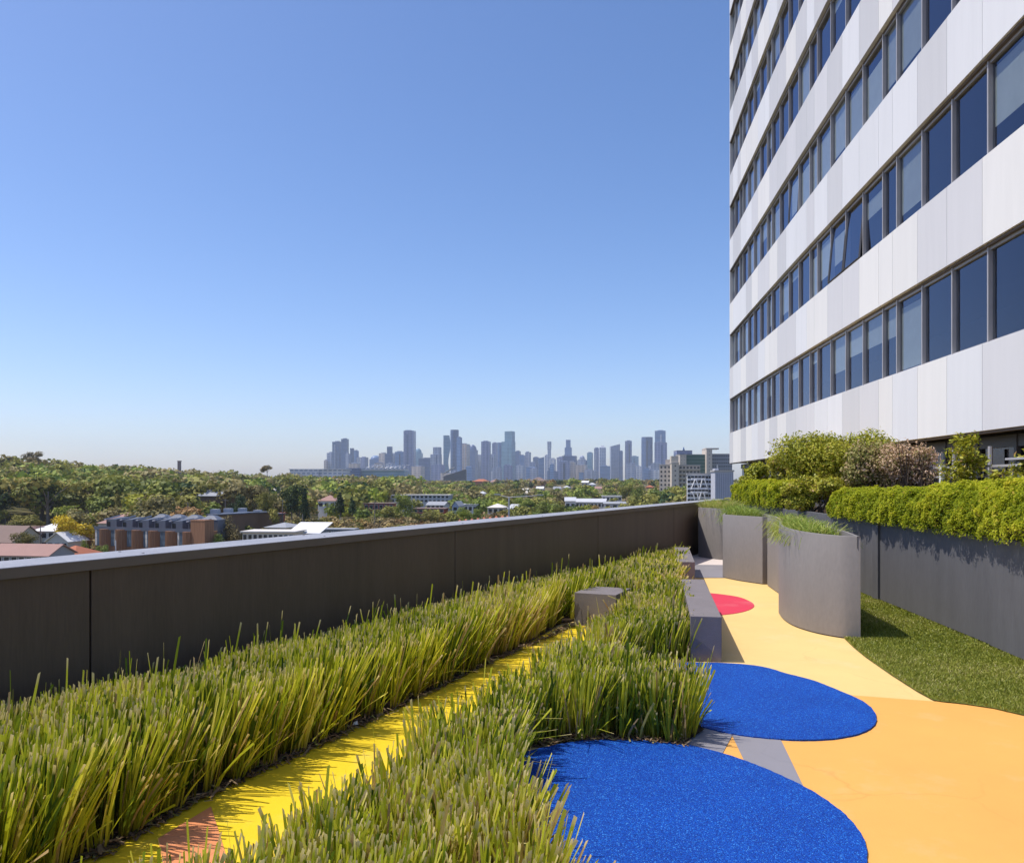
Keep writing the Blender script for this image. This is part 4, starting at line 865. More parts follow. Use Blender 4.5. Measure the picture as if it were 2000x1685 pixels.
b = MB(); box_px(b, 566, 676, 917, 938, 2300, 60); b.build('wall', SKIN['pale'], lg)
b = MB(); box_px(b, 575, 622, 920, 930, 2290, 8); b.build('front_bay', SKIN['pale'], lg)
b = MB(); box_px(b, 564, 678, 915.6, 917.1, 2296, 66); b.build('roof', SKIN['pale'], lg)
wd = thing('wedge_roof_hall', 'dark hall with a pale sloping wedge roof at the foot of the wavy tower', 'building', tuple(px(885, 938, 2400)))
a, c = px(866, 938, 2400), px(910, 938, 2400); zz = lambda v: px(0, v, 2400).z
b = MB(); b.hexa([(a.x, 2400, a.z), (c.x, 2400, a.z), (c.x, 2440, a.z), (a.x, 2440, a.z), (a.x, 2400, zz(930)), (c.x, 2400, zz(916)), (c.x, 2440, zz(916)), (a.x, 2440, zz(930))]); b.build('hall', SKIN['dark'], wd)
p0, p1, p2 = px(864, 926, 2398), px(886, 913, 2398), px(912, 925, 2398); b = MB()
b.hexa([tuple(p0), tuple(p1), (p1.x, 2445, p1.z), (p0.x, 2445, p0.z)] + [(q[0], q[1], q[2] + 3) for q in (tuple(p0), tuple(p1), (p1.x, 2445, p1.z), (p0.x, 2445, p0.z))]); b.build('sloping_roof', SKIN['pale'], wd)

# ------------------------------------------------------------------ mid-distance blocks on the right
def grid_block(name, label, u0, u1, vt, vb, d, dep, wall, rows, ncol, rz=0.0, win=WDARK, ww=.5, hh=.5, cat='building', balcony=None, roofbox=None):
    a, c = px(u0, vb, d), px(u1, vb, d); w = c.x - a.x; h = (vb - vt) / F * d
    root = thing(name, label, cat, ((a.x + c.x) / 2, d + dep / 2, a.z))
    ca, sa = math.cos(rz), math.sin(rz); O = Vector(((a.x + c.x) / 2, d, a.z))
    def P(x, y, z): return (O.x + x * ca - y * sa, O.y + x * sa + y * ca, O.z + z)
    def lb(b, x0, x1, y0, y1, z0, z1): b.hexa([P(x0, y0, z0), P(x1, y0, z0), P(x1, y1, z0), P(x0, y1, z0), P(x0, y0, z1), P(x1, y0, z1), P(x1, y1, z1), P(x0, y1, z1)])
    b = MB(); lb(b, -w / 2, w / 2, 0, dep, -25, h); b.build('wall', wall, root)
    fh = h / rows; fw = w / ncol
    for r_ in range(rows):
        for q in range(ncol):
            b = MB(); x = -w / 2 + fw * (q + .5); z = fh * (r_ + .5); lb(b, x - fw * ww / 2, x + fw * ww / 2, -.12, .1, z - fh * hh / 2, z + fh * hh / 2); b.build('window', win, root)
        if balcony:
            b = MB(); lb(b, -w / 2 + .1, w / 2 - .1, -1.1, -.14, fh * r_ - .1, fh * r_ + fh * .28); b.build('balcony', balcony, root)
    for (x0, x1, hz_) in roofbox or ():
        b = MB(); lb(b, -w / 2 + w * x0, -w / 2 + w * x1, dep * .2, dep * .8, h, h + hz_); b.build('roof_house', wall, root)
    b = MB(); lb(b, -w / 2 - .3, w / 2 + .3, -.3, dep + .3, h + .003, h + .6); b.build('roof', wmat((.42, .40, .38)), root)
    return root, lb, w, h
TAN, CON = wmat((.60, .52, .43)), wmat((.54, .47, .40))
grid_block('brick_flats', 'pinkish tan block of flats with rows of small windows right of the skyline', 1288, 1318, 908, 985, 640, 14, CON, 9, 4, -.35, ww=.42, hh=.45, roofbox=((.35, .95, 4.5),))
grid_block('stair_tower', 'plain tan stair tower joined between the two wings of the tan flats', 1312, 1326, 905, 990, 632, 9, TAN, 9, 1, 0, ww=.2, hh=.25, roofbox=((.0, 1.0, 6),))
grid_block('flats_wing', 'tan flats wing with open balcony rows behind the white braced building', 1325, 1368, 909, 985, 640, 14, CON, 9, 6, .1, balcony=TAN, ww=.6, hh=.5)
grid_block('green_tower_block', 'tower block with a green glass front and tan end walls', 1340, 1381, 888, 975, 900, 22, wmat((.10, .17, .15)), 13, 1, 0, win=surf('green_glass', (.03, .10, .08), .2, .15, .2), ww=.94, hh=.5)
grid_block('tower_end', 'tan end wall at the left of the green glass tower block', 1328, 1340.5, 888, 975, 897, 22, TAN, 13, 2, 0, ww=.12, hh=.2)
grid_block('tower_core', 'tan lift core rising above the green tower block roof', 1380, 1391, 877, 975, 893, 22, TAN, 13, 1, 0, ww=.15, hh=.2, roofbox=((0, 2.4, 1.5),))
grid_block('grey_tower_block', 'blue grey tower block of many small windows right of the tan lift core', 1390.5, 1430, 887, 975, 900, 24, wmat((.27, .28, .31)), 13, 9, 0, ww=.5, hh=.4)
grid_block('spire_office', 'hazy mauve office block with a small rooftop spike behind the green tower block', 1322, 1352, 880, 950, 1500, 30, SKIN['mauve'], 2, 1, 0, ww=.9, hh=.12)
r = px(1336, 880, 1512); s_ = bpy.data.objects['spire_office']; b = MB(); b.tube([(r.x, 1515, r.z), (r.x, 1515, r.z + 7)], [2.4, .6], 6); b.build('spike', SKIN['slate'], s_)
WH = wmat((.80, .80, .80), .03)
root, lb, w, h = grid_block('white_braced_building', 'white building with big slanting braces over dark windows', 1343, 1397, 927, 990, 310, 12, WH, 7, 8, -.2, ww=.86, hh=.55)
for (u0, v0, u1, v1) in ((1351, 952, 1357.5, 936), (1364.5, 952, 1359.5, 936), (1367.5, 952, 1371.5, 936), (1381.5, 952, 1376, 936), (1353, 962, 1357, 975), (1365, 975, 1361, 962), (1366, 975, 1369, 962), (1378, 975, 1374.5, 962)):
    p, q = px(u0, v0, 308 - (u0 - 1370) * .04), px(u1, v1, 308 - (u1 - 1370) * .04); b = MB(); b.tube([tuple(p), tuple(q)], .20, 4); b.build('brace', WH, root)
for (u0, u1, v0, v1) in ((1351, 1382, 952.2, 955.5), (1351, 1382, 959.5, 962.2), (1352, 1378, 933.5, 936)):
    p, q = px(u0, v1, 308), px(u1, v0, 308); ya, yb = 308 - (u0 - 1370) * .04, 308 - (u1 - 1370) * .04; b = MB(); b.hexa([(p.x, ya, p.z), (q.x, yb, p.z), (q.x, yb + 1, p.z), (p.x, ya + 1, p.z), (p.x, ya, q.z), (q.x, yb, q.z), (q.x, yb + 1, q.z), (p.x, ya + 1, q.z)]); b.build('band', WH, root)
grid_block('silver_tank_building', 'silver metal clad building with vertical ribs right of the white braced one', 1397, 1432, 921, 985, 290, 12, wmat((.50, .51, .56), .05), 1, 10, -.12, win=wmat((.25, .26, .33)), ww=.22, hh=.9, roofbox=((.05, .25, 1.2),))
pm = px(1401, 921, 292); tag((lambda b: (b.tube([tuple(pm), (pm.x, pm.y, pm.z + 2.6)], .08, 5), b.build('roof_mast', WH))[1])(MB()), 'thin white mast on the silver building roof', 'mast')

# ------------------------------------------------------------------ houses
SCREENS = []
def house(name, label, u0, u1, ve, vb, wall, roofm, kind='gable', dep=9.0, rz=0.0, rh=2.2, d=None, wins=4, rows=1, chim=False, wm=WDARK, cat='house', group=None, over=.5):
    """walls, roof and windows; u0..u1 and the rows ve (eaves) and vb (foot) are where the photo shows its front"""
    if abs(rz) < .22: rz -= .10 if kind in ('flat', 'skillion') else .26
    if d is None: x, y, z = hit((u0 + u1) / 2, vb); d = y
    c = px((u0 + u1) / 2, vb, d); w = (u1 - u0) / F * d; h = (vb - ve) / F * d; z0 = min(float(zt(c.x, d)), c.z) - .3
    root = thing(name, label, cat, (c.x, d + dep / 2, z0), group); ca, sa = math.cos(rz), math.sin(rz); O = Vector((c.x, d, c.z))
    def P(x, y, z): return (O.x + x * ca - y * sa, O.y + x * sa + y * ca, O.z + z)
    def lb(b, x0, x1, y0, y1, za, zb): b.hexa([P(x0, y0, za), P(x1, y0, za), P(x1, y1, za), P(x0, y1, za), P(x0, y0, zb), P(x1, y0, zb), P(x1, y1, zb), P(x0, y1, zb)])
    b = MB(); lb(b, -w / 2, w / 2, 0, dep, z0 - c.z, h)
    if kind in ('gable', 'front'):
        b.add([P(*q) for q in (((-w / 2, 0, h), (-w / 2, dep, h), (-w / 2, dep / 2, h + rh), (w / 2, 0, h), (w / 2, dep, h), (w / 2, dep / 2, h + rh)) if kind == 'gable' else ((-w / 2, 0, h), (w / 2, 0, h), (0, 0, h + rh), (-w / 2, dep, h), (w / 2, dep, h), (0, dep, h + rh)))], [(0, 1, 2), (3, 5, 4), (0, 2, 5, 3), (1, 4, 5, 2), (0, 3, 4, 1)])
    b.build('wall', wall, root); b = MB(); o, t = over, .18; zt_ = h + .02
    def slab(p): b.hexa([P(*q) for q in p] + [P(q[0], q[1], q[2] + t) for q in p])
    if kind == 'flat': lb(b, -w / 2 - o, w / 2 + o, -o, dep + o, zt_, zt_ + .35)
    elif kind == 'gable':
        slab([(-w / 2 - o, -o, zt_ - .25), (w / 2 + o, -o, zt_ - .25), (w / 2 + o, dep / 2, zt_ + rh), (-w / 2 - o, dep / 2, zt_ + rh)]); slab([(-w / 2 - o, dep / 2, zt_ + rh), (w / 2 + o, dep / 2, zt_ + rh), (w / 2 + o, dep + o, zt_ - .25), (-w / 2 - o, dep + o, zt_ - .25)])
    elif kind == 'front':
        slab([(-w / 2 - o, -o, zt_ - .25), (0, -o, zt_ + rh), (0, dep + o, zt_ + rh), (-w / 2 - o, dep + o, zt_ - .25)]); slab([(0, -o, zt_ + rh), (w / 2 + o, -o, zt_ - .25), (w / 2 + o, dep + o, zt_ - .25), (0, dep + o, zt_ + rh)])
    elif kind == 'hip':
        q = min(dep / 2, w / 2) * .95; e = [(-w / 2 - o, -o, zt_), (w / 2 + o, -o, zt_), (w / 2 + o, dep + o, zt_), (-w / 2 - o, dep + o, zt_), (-w / 2 + q, dep / 2, zt_ + rh), (w / 2 - q, dep / 2, zt_ + rh)]
        b.add([P(*p) for p in e], [(0, 1, 5, 4), (1, 2, 5), (2, 3, 4, 5), (3, 0, 4), (3, 2, 1, 0)])
    elif kind == 'skillion': slab([(-w / 2 - o, -o, zt_), (w / 2 + o, -o, zt_), (w / 2 + o, dep + o, zt_ + rh), (-w / 2 - o, dep + o, zt_ + rh)])
    rf = b.build('roof', roofm, root)
    if chim:
        b = MB(); lb(b, w * .18, w * .18 + .8, dep * .45, dep * .45 + .8, h, h + rh + 1.0); b.build('chimney', wall, rf)
    for r_ in range(rows):
        for k in range(wins):
            fw = w / wins; fh = h / rows; x = -w / 2 + fw * (k + .5); z = fh * (r_ + .55); ww, hh = min(fw * .32, 1.1), min(fh * .27, .9)
            b = MB(); lb(b, x - ww - .1, x + ww + .1, -.06, .05, z - hh - .1, z + hh + .1); f = b.build('window', WHT, root)
            b = MB(); lb(b, x - ww, x + ww, -.09, -.061, z - hh, z + hh); b.build('pane', wm, f)
    SCREENS.append((u0 - 3, u1 + 3, d, ve - 6, vb)); return root
WHT = wmat((.72, .71, .69), .04); CREAM = wmat((.62, .55, .44)); BRN = wmat((.20, .12, .075)); RED = wmat((.33, .075, .05)); RBR = wmat((.27, .10, .07)); GRY = wmat((.32, .33, .35)); DGR = wmat((.10, .105, .12)); TILE = wmat((.42, .15, .08)); PNK = wmat((.36, .215, .18)); BRF = wmat((.22, .155, .13)); PALE = wmat((.66, .62, .56)); SIL = wmat((.52, .53, .55))
D0 = 205
house('house', 'white two storey house with a pale roof left of the yellow tree', 62, 124, 1037, 1074, PALE, WHT, 'hip', 10, .1, 2.6, d=232, wins=4, rows=2, chim=True)
house('house', 'white cottage with a front gable and dark tall windows below the pale roofed house', 88, 136, 1057, 1076, PALE, WHT, 'front', 7, .05, 2.3, d=214, wins=3)
house('house', 'brown roofed house at the left border beside the round green tree', -60, 34, 1058, 1078, CREAM, BRF, 'gable', 11, -.05, 4.2, d=225, wins=3)
house('house', 'small gabled pink tiled cottage tip behind the round green tree', 36, 58, 1044, 1070, CREAM, PNK, 'front', 7, -.2, 2.2, d=238, wins=2)
house('house', 'long low house with a pinkish tiled roof just above the parapet at the left', -30, 100, 1084, 1106, GRY, PNK, 'gable', 8, .12, 1.9, d=165, wins=8)
house('house', 'orange tiled roof house just above the parapet left of the townhouses', 92, 148, 1086, 1106, RBR, TILE, 'hip', 9, .1, 2.0, d=175, wins=3)
house('house', 'large house with a red hipped roof behind the left townhouses', 188, 268, 1022, 1050, CREAM, PNK, 'hip', 14, .1, 3.4, d=262, wins=4)
house('barn', 'dark brown barn with a grey roof among the hillside trees', 384, 432, 968, 986, BRN, GRY, 'gable', 14, -.25, 2.6, d=330, wins=0, cat='barn')
house('house', 'low tan brick building with white windows and a flat pale roof above the parapet', 472, 575, 1040, 1062, CREAM, PALE, 'flat', 8, .02, 1, d=205, wins=10)
house('house', 'small building with a bright white sloping roof on the flat tan building', 566, 622, 1042, 1050, CREAM, WHT, 'skillion', 9, 0, 2.4, d=212, wins=2, over=.8)
house('house', 'tan house with a grey low roof behind the flat tan building', 516, 560, 1030, 1046, CREAM, GRY, 'hip', 10, 0, 1.2, d=228, wins=3)
house('house', 'long grey flat roofed shed right of the bright white sloping roof', 622, 690, 1035, 1047, GRY, GRY, 'flat', 5, .03, 1, d=240, wins=5)
house('house', 'red brick building with a white lattice front behind the scrub', 505, 541, 1004, 1020, RED, RED, 'flat', 9, 0, 1, d=330, wins=5, rows=1)
house('house', 'house with a pink tiled roof and white wall left of the dark conifer', 620, 656, 978, 994, WHT, PNK, 'hip', 10, .1, 3, d=430, wins=3)
house('brick_flats', 'red brick flats with white balcony windows right of the dark conifer', 711, 768, 984, 1010, RED, BRF, 'flat', 12, .12, 1, d=380, wins=6, rows=2, cat='flats')
house('brick_flats', 'lower red brick flats with a light roof right of the leafy green tree', 806, 868, 994, 1010, RED, BRF, 'flat', 12, .02, 1, d=380, wins=6, rows=2, cat='flats')
house('grey_flats', 'long grey flat roofed flats behind the leafy green tree', 762, 878, 967, 982, SIL, PALE, 'flat', 14, .0, 1, d=520, wins=14, rows=2, cat='flats')
house('house', 'white and yellow painted house before the long grey flats', 832, 868, 986, 996, PALE, GRY, 'gable', 9, 0, 1.6, d=420, wins=4)
house('house', 'little pale blue gabled house left of the bright green tree', 883, 895, 988, 1000, wmat((.4, .46, .6)), GRY, 'front', 8, 0, 2, d=360, wins=1)
house('house', 'white house with a flat grey roof behind the bright green tree', 896, 932, 986, 1002, WHT, SIL, 'flat', 9, .05, 1, d=370, wins=4)
house('house', 'brown brick house with a light grey roof right of the street lamp pole', 992, 1030, 993, 1006, RBR, SIL, 'gable', 10, -.08, 1.5, d=330, wins=3)
house('house', 'tan house with a pale wall left of the street lamp pole', 952, 984, 991, 1006, CREAM, PALE, 'hip', 10, .1, 1.6, d=350, wins=3)
house('house', 'grey roofed white house at the left of the white houses by the parapet', 1104, 1124, 978, 996, WHT, SIL, 'gable', 9, .2, 2, d=480, wins=2)
house('house', 'row of white terrace houses with broken grey roofs above the parapet', 1124, 1182, 980, 994, PALE, SIL, 'gable', 9, 0, 1.8, d=490, wins=8, rows=1)
house('house', 'white box shaped modern house above the parapet left of the big green trees', 1176, 1214, 969, 980, WHT, WHT, 'flat', 9, 0, 1, d=560, wins=5)
house('house', 'pale grey roofed house below the white box shaped house', 1180, 1222, 984, 994, SIL, GRY, 'skillion', 9, 0, 1, d=470, wins=3)
house('mansion', 'large brown brick building with a ridged roof among trees below the skyline', 1034, 1066, 939, 952, RBR, BRF, 'hip', 24, .1, 6, d=1250, wins=6, rows=2, cat='building')
house('house', 'orange roofed hall among trees left of the brown brick building', 922, 952, 940, 949, RBR, TILE, 'hip', 18, 0, 4, d=1350, wins=3)
house('house', 'tan roofed house right of the orange roofed hall', 956, 976, 941, 950, CREAM, PNK, 'hip', 18, 0, 5, d=1300, wins=2)
for (u, v, c, rm, lab) in ((1054, 958, PALE, WHT, 'white roofed house in the trees below the brown brick building'), (1024, 962, CREAM, PALE, 'cream house in the trees left of the white roofed house'), (1090, 958, WHT, GRY, 'white house with a dark roof right of the white roofed house'), (1106, 956, PALE, SIL, 'pale house with a silver roof among the dark trees'),
                       (1142, 946, CREAM, WHT, 'small cream house high among the trees below the dark office slab'), (1157, 950, WHT, SIL, 'white house with a silver roof below the peaked tower'), (1168, 958, PALE, PNK, 'pale house with a pink roof under the peaked tower'), (1222, 962, RBR, TILE, 'red brown house left of the orange tinged trees'), (1268, 955, TILE, TILE, 'orange walled house by the tan flats'), (1028, 968, SIL, PALE, 'pale low house above the lamp arm'), (940, 968, CREAM, SIL, 'cream low house above the long lamp arm on its left'), (540, 962, PNK, PALE, 'pink house peeping between trees above the barn')):
    d = 700 + (970 - v) * 22; w = 11 / F * 1000
    house('house', lab, u - 7, u + 7, v - 4, v + 3, c, rm, random.choice(('gable', 'hip')), 9, random.uniform(-.3, .3), 2.4, d=d, wins=2)
# terracotta ridge row just over the parapet
rw = thing('tiled_roof', 'terracotta roof with a row of small ridge peaks just above the parapet', 'roof', tuple(px(940, 1010, 190)))
for k in range(9):
    a = px(897 + 12 * k, 1013.5 - .95 * k * 1.25, 190); b = MB(); b.add([(a.x - .7, 190, a.z - 1), (a.x + .7, 190, a.z - 1), (a.x + .7, 193, a.z - 1), (a.x - .7, 193, a.z - 1), (a.x, 191.5, a.z - .1)], [(0, 1, 4), (1, 2, 4), (2, 3, 4), (3, 0, 4), (3, 2, 1, 0)]); b.build('ridge_peak', TILE, rw)
b = MB(); a, c = px(890, 1018, 190), px(1000, 1008, 190); b.hexa([(a.x, 189, a.z - 9), (c.x, 189, a.z - 9), (c.x, 200, a.z - 9), (a.x, 200, a.z - 9), (a.x, 189, a.z - 1), (c.x, 189, c.z - 1), (c.x, 200, c.z - 1), (a.x, 200, a.z - 1)]); b.build('wall', RBR, rw)
hc = thing('hilltop_tower', 'small brown square tower on the wooded hilltop', 'tower', tuple(px(349, 915, 760)))
b = MB(); box_px(b, 346.5, 351.5, 901, 925, 760, 3); b.build('shaft', wmat((.33, .24, .22)), hc); b = MB(); box_px(b, 346, 352, 899.5, 901, 759.7, 3.6); b.build('cap', wmat((.28, .2, .18)), hc)

# townhouses
TIM = surf('brown_timber_boards', (0.30, 0.155, 0.085), 0.7, 0.3, 0.6, 0.3, 4, 0.25, stretch=(6, 6, .3)); ZINC = surf('grey_zinc', (0.105, 0.12, 0.155), 0.5, 0.12, 0.5); LZ = surf('light_zinc', (0.42, 0.42, 0.45), 0.45, 0.1, 0.5)
GL2 = surf('pale_blue_window', (0.12, 0.16, 0.21), 0.15, 0.3, 0.6, spec=0.7)
Lp, Rp = px(177, 1036, 217), px(372, 1041, 203); dirv = (Rp - Lp); rowrz = math.atan2(dirv.y, dirv.x); UL = math.hypot(dirv.x, dirv.y) / 6
for k in range(6):
    o = Lp + dirv * (k / 6); root = thing('townhouse', ('brown timber townhouse at the left end of the row, by the golden yellow tree', 'second brown timber townhouse of the row counted from the yellow tree', 'third brown timber townhouse of the row counted from the yellow tree', 'third brown timber townhouse of the row counted from the big end wall', 'second brown timber townhouse of the row counted from the big end wall', 'brown timber townhouse with pale curtained windows beside the big timber end wall')[k], 'townhouse', (o.x, o.y, -19), 'brown timber townhouses in a row')
    ca, sa = math.cos(rowrz), math.sin(rowrz); zt0 = -19.2; zr = px(0, 1037, 211).z
    def P(x, y, z): return (o.x + x * ca - y * sa, o.y + x * sa + y * ca, z)
    def lb(b, x0, x1, y0, y1, z0, z1): b.hexa([P(x0, y0, z0), P(x1, y0, z0), P(x1, y1, z0), P(x0, y1, z0), P(x0, y0, z1), P(x1, y0, z1), P(x1, y1, z1), P(x0, y1, z1)])
    b = MB(); lb(b, 0, UL - .02, 1.3, 9.5, zt0 - 3, zr); b.build('wall', TIM, root)
    b = MB(); nb = 8; fx0, fx1 = UL * .42, UL * .98
    pts = [(fx0 + (fx1 - fx0) * i / nb, 1.29 - 1.5 * math.sin(math.pi * i / nb) ** .6) for i in range(nb + 1)]
    vs = [P(x, y, z) for z in (zt0 - 3, zr + .25) for x, y in pts]; m_ = nb + 1
    b.add(vs, [(i, i + 1, m_ + i + 1, m_ + i) for i in range(nb)] + [tuple(range(m_, 2 * m_)), tuple(range(m_))]); b.build('bay', TIM, root)
    for i in range(1, nb):
        bb = MB(); x, y = pts[i]; lb(bb, x - .05, x + .05, y - .08, y + .02, zt0 - 1, zr + .3); bb.build('timber_fin', TIM, root)
    for zf in (.12, .56):
        z0 = zt0 + 2.5 + (zr - zt0 - 2.5) * zf; z1 = z0 + 2.3; b = MB(); lb(b, UL * .04, UL * .40, 1.22, 1.31, z0, z1); f = b.build('window', DGR, root)
        for j in range(3):
            bb = MB(); xa = UL * (.05 + .115 * j); lb(bb, xa + .04, xa + UL * .105, 1.17, 1.215, z0 + .1, z1 - .1); bb.build('pane', GL2 if (j * 2 + k) % 5 else PALE, f)
    b = MB(); lb(b, 0, UL, 1.0, 1.1, zr + .02, zr + .95); b.build('balcony_screen', ZINC, root)
    b = MB(); x0, x1 = UL * .32, UL * .97; h0, h1 = 2.6, 3.7
    b.hexa([P(x0, 3.4, zr), P(x1, 3.4, zr), P(x1, 7.5, zr), P(x0, 7.5, zr), P(x0, 3.4, zr + h0), P(x1, 3.4, zr + h0 + .3), P(x1, 7.5, zr + h1 - .3), P(x0, 7.5, zr + h1 - .5)]); rr_ = b.build('roof_room', ZINC, root)
    b = MB(); b.hexa([P(x0 - .35, 2.9, zr + h0 - .06), P(x0 + .5, 2.9, zr + h0 + .02), P(x0 + .5, 7.5, zr + h1 - .2), P(x0 - .35, 7.5, zr + h1 - .3), P(x0 - .35, 2.9, zr + h0 + .26), P(x0 + .5, 2.9, zr + h0 + .44), P(x0 + .5, 7.5, zr + h1 + .2), P(x0 - .35, 7.5, zr + h1)]); b.build('roof_fin', LZ, root)
    b = MB(); lb(b, x0 + .3, x0 + 1.5, 3.33, 3.39, zr + .1, zr + 2.1); b.build('roof_room_window', WDARK, root)
    if k < 2: continue
    b = MB(); lb(b, .1, UL - .1, 9.6, 12.5, zr - 3, zr + 2.9); b.hexa([P(.1, 9.5, zr + 2.92), P(UL - .1, 9.5, zr + 2.92), P(UL - .1, 12.6, zr + 2.92), P(.1, 12.6, zr + 2.92), P(UL * .3, 10.6, zr + 4.1), P(UL * .62, 10.6, zr + 3.9), P(UL * .62, 12, zr + 3.9), P(UL * .3, 12, zr + 4.1)]); b.build('rear_roof', ZINC, root)
    for j in range(2):
        b = MB(); lb(b, UL * (.35 + .25 * j), UL * (.5 + .25 * j), 9.52, 9.59, zr + 1.9, zr + 2.7); b.build('rear_window', WDARK, root)
SCREENS.append((170, 380, 205, 1002, 1085))
house('timber_end_block', 'tall brown timber boarded block at the right end of the townhouse row', 368, 404, 1018, 1070, TIM, TIM, 'flat', 3.2, rowrz, 1, d=203, wins=0, cat='townhouse', over=.05)
for k, (u0, u1, ve, vb, d) in enumerate(((404, 428, 1006, 1045, 246), (430, 456, 1004, 1042, 256), (458, 486, 1003, 1040, 266), (488, 512, 1006, 1038, 276))):
    house('townhouse', ('shaded townhouse directly right of the tall timber end block', 'shaded townhouse mostly hidden behind the bushy tree', 'shaded townhouse with a pale roof room right of the bushy tree', 'last shaded townhouse at the right end of the row')[k], u0, u1, ve, vb, BRN, ZINC, 'flat', 12, rowrz, 1, d=d, wins=3, rows=2, cat='townhouse')
    h = bpy.data.objects.get('townhouse'); a = px(u0 + 8, ve, d + 4); b = MB(); b.box((a.x + 1, d + 5, a.z + .36), (2.2, 3, 1.5)); b.build('roof_room', LZ, [q for q in bpy.data.objects if q.name.startswith('townhouse')][-1])

# poles and lamps
def pole(u, vt, vb, d, label, cat='pole', name='power_pole', arms=1, m=None):
    t, c = px(u, vt, d), px(u, vb, d); z0 = min(float(zt(c.x, d)), c.z); r = thing(name, label, cat, (c.x, d, z0)); m = m or wmat((.22, .19, .17))
    b = MB(); b.tube([(c.x, d, z0), tuple(t)], [.19, .11], 6); b.build('shaft', m, r)
    for k in range(arms):
        b = MB(); b.box((t.x, d, t.z - .5 - k * 1.1), (2.2, .14, .14)); b.build('crossarm', m, r)
pole(367, 980, 1010, 232, 'thin power pole with crossarms rising behind the townhouses', arms=2)
pole(440, 974, 1005, 262, 'grey pole right of the barn', arms=1); pole(552, 975, 1015, 285, 'power pole in front of the dark green trees', arms=1); pole(591, 1004, 1030, 240, 'short grey pole above the bright white roof', arms=0)
pole(79, 1026, 1078, 208, 'dark timber power pole before the white two storey house', arms=1); pole(226, 1055, 1090, 190, 'pale lamp post in front of the townhouses', arms=0, m=SIL); pole(732, 978, 1030, 300, 'thin pole in front of the red brick flats', arms=2)
lt = px(994, 971, 92); r = thing('street_lamp', 'pale double armed street lamp rising above the parapet', 'street lamp', (lt.x, 92, -19)); GLV = wmat((.48, .48, .47), .04)
b = MB(); b.tube([(lt.x, 92, -19), (lt.x, 92, -6), tuple(lt)], [.16, .12, .09], 8); b.build('shaft', GLV, r)
for (u, v) in ((971, 966), (1055, 967)):
    e = px(u, v, 92); b = MB(); mid = lt.lerp(e, .5); b.tube([tuple(lt), (mid.x, 92, mid.z - .02), tuple(e)], [.06, .05, .04], 6); b.build('arm', GLV, r)
    b = MB(); s = -1 if u < 994 else 1; b.box((e.x + s * .0, 92, e.z - .02), (.75, .28, .12)); b.build('lamp_head', GLV, r)
# ------------------------------------------------------------------ trees
TCOL = {'olive': [(0, (.034, .040, .010)), (.5, (.095, .09, .018)), (1, (.15, .135, .028))], 'gum': [(0, (.045, .042, .018)), (.5, (.105, .085, .032)), (1, (.155, .12, .05))],
        'green': [(0, (.028, .042, .008)), (.5, (.078, .094, .016)), (1, (.15, .165, .028))], 'dark': [(0, (.010, .022, .008)), (.5, (.028, .050, .014)), (1, (.06, .085, .022))],
        'lime': [(0, (.05, .068, .008)), (.5, (.115, .13, .014)), (1, (.18, .185, .025))], 'yellow': [(0, (.16, .12, .008)), (.5, (.42, .31, .012)), (1, (.60, .46, .03))], 'rust': [(0, (.05, .038, .014)), (.5, (.13, .088, .03)), (1, (.21, .14, .05))]}
BR = {'dark': 1.5, 'yellow': 1.15}
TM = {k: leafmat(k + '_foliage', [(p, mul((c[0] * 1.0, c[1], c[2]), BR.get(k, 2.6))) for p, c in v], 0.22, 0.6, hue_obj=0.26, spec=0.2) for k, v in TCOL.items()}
TRUNK = surf('grey_brown_trunk', (0.19, 0.155, 0.125), 0.9, 0.25, 1.0)
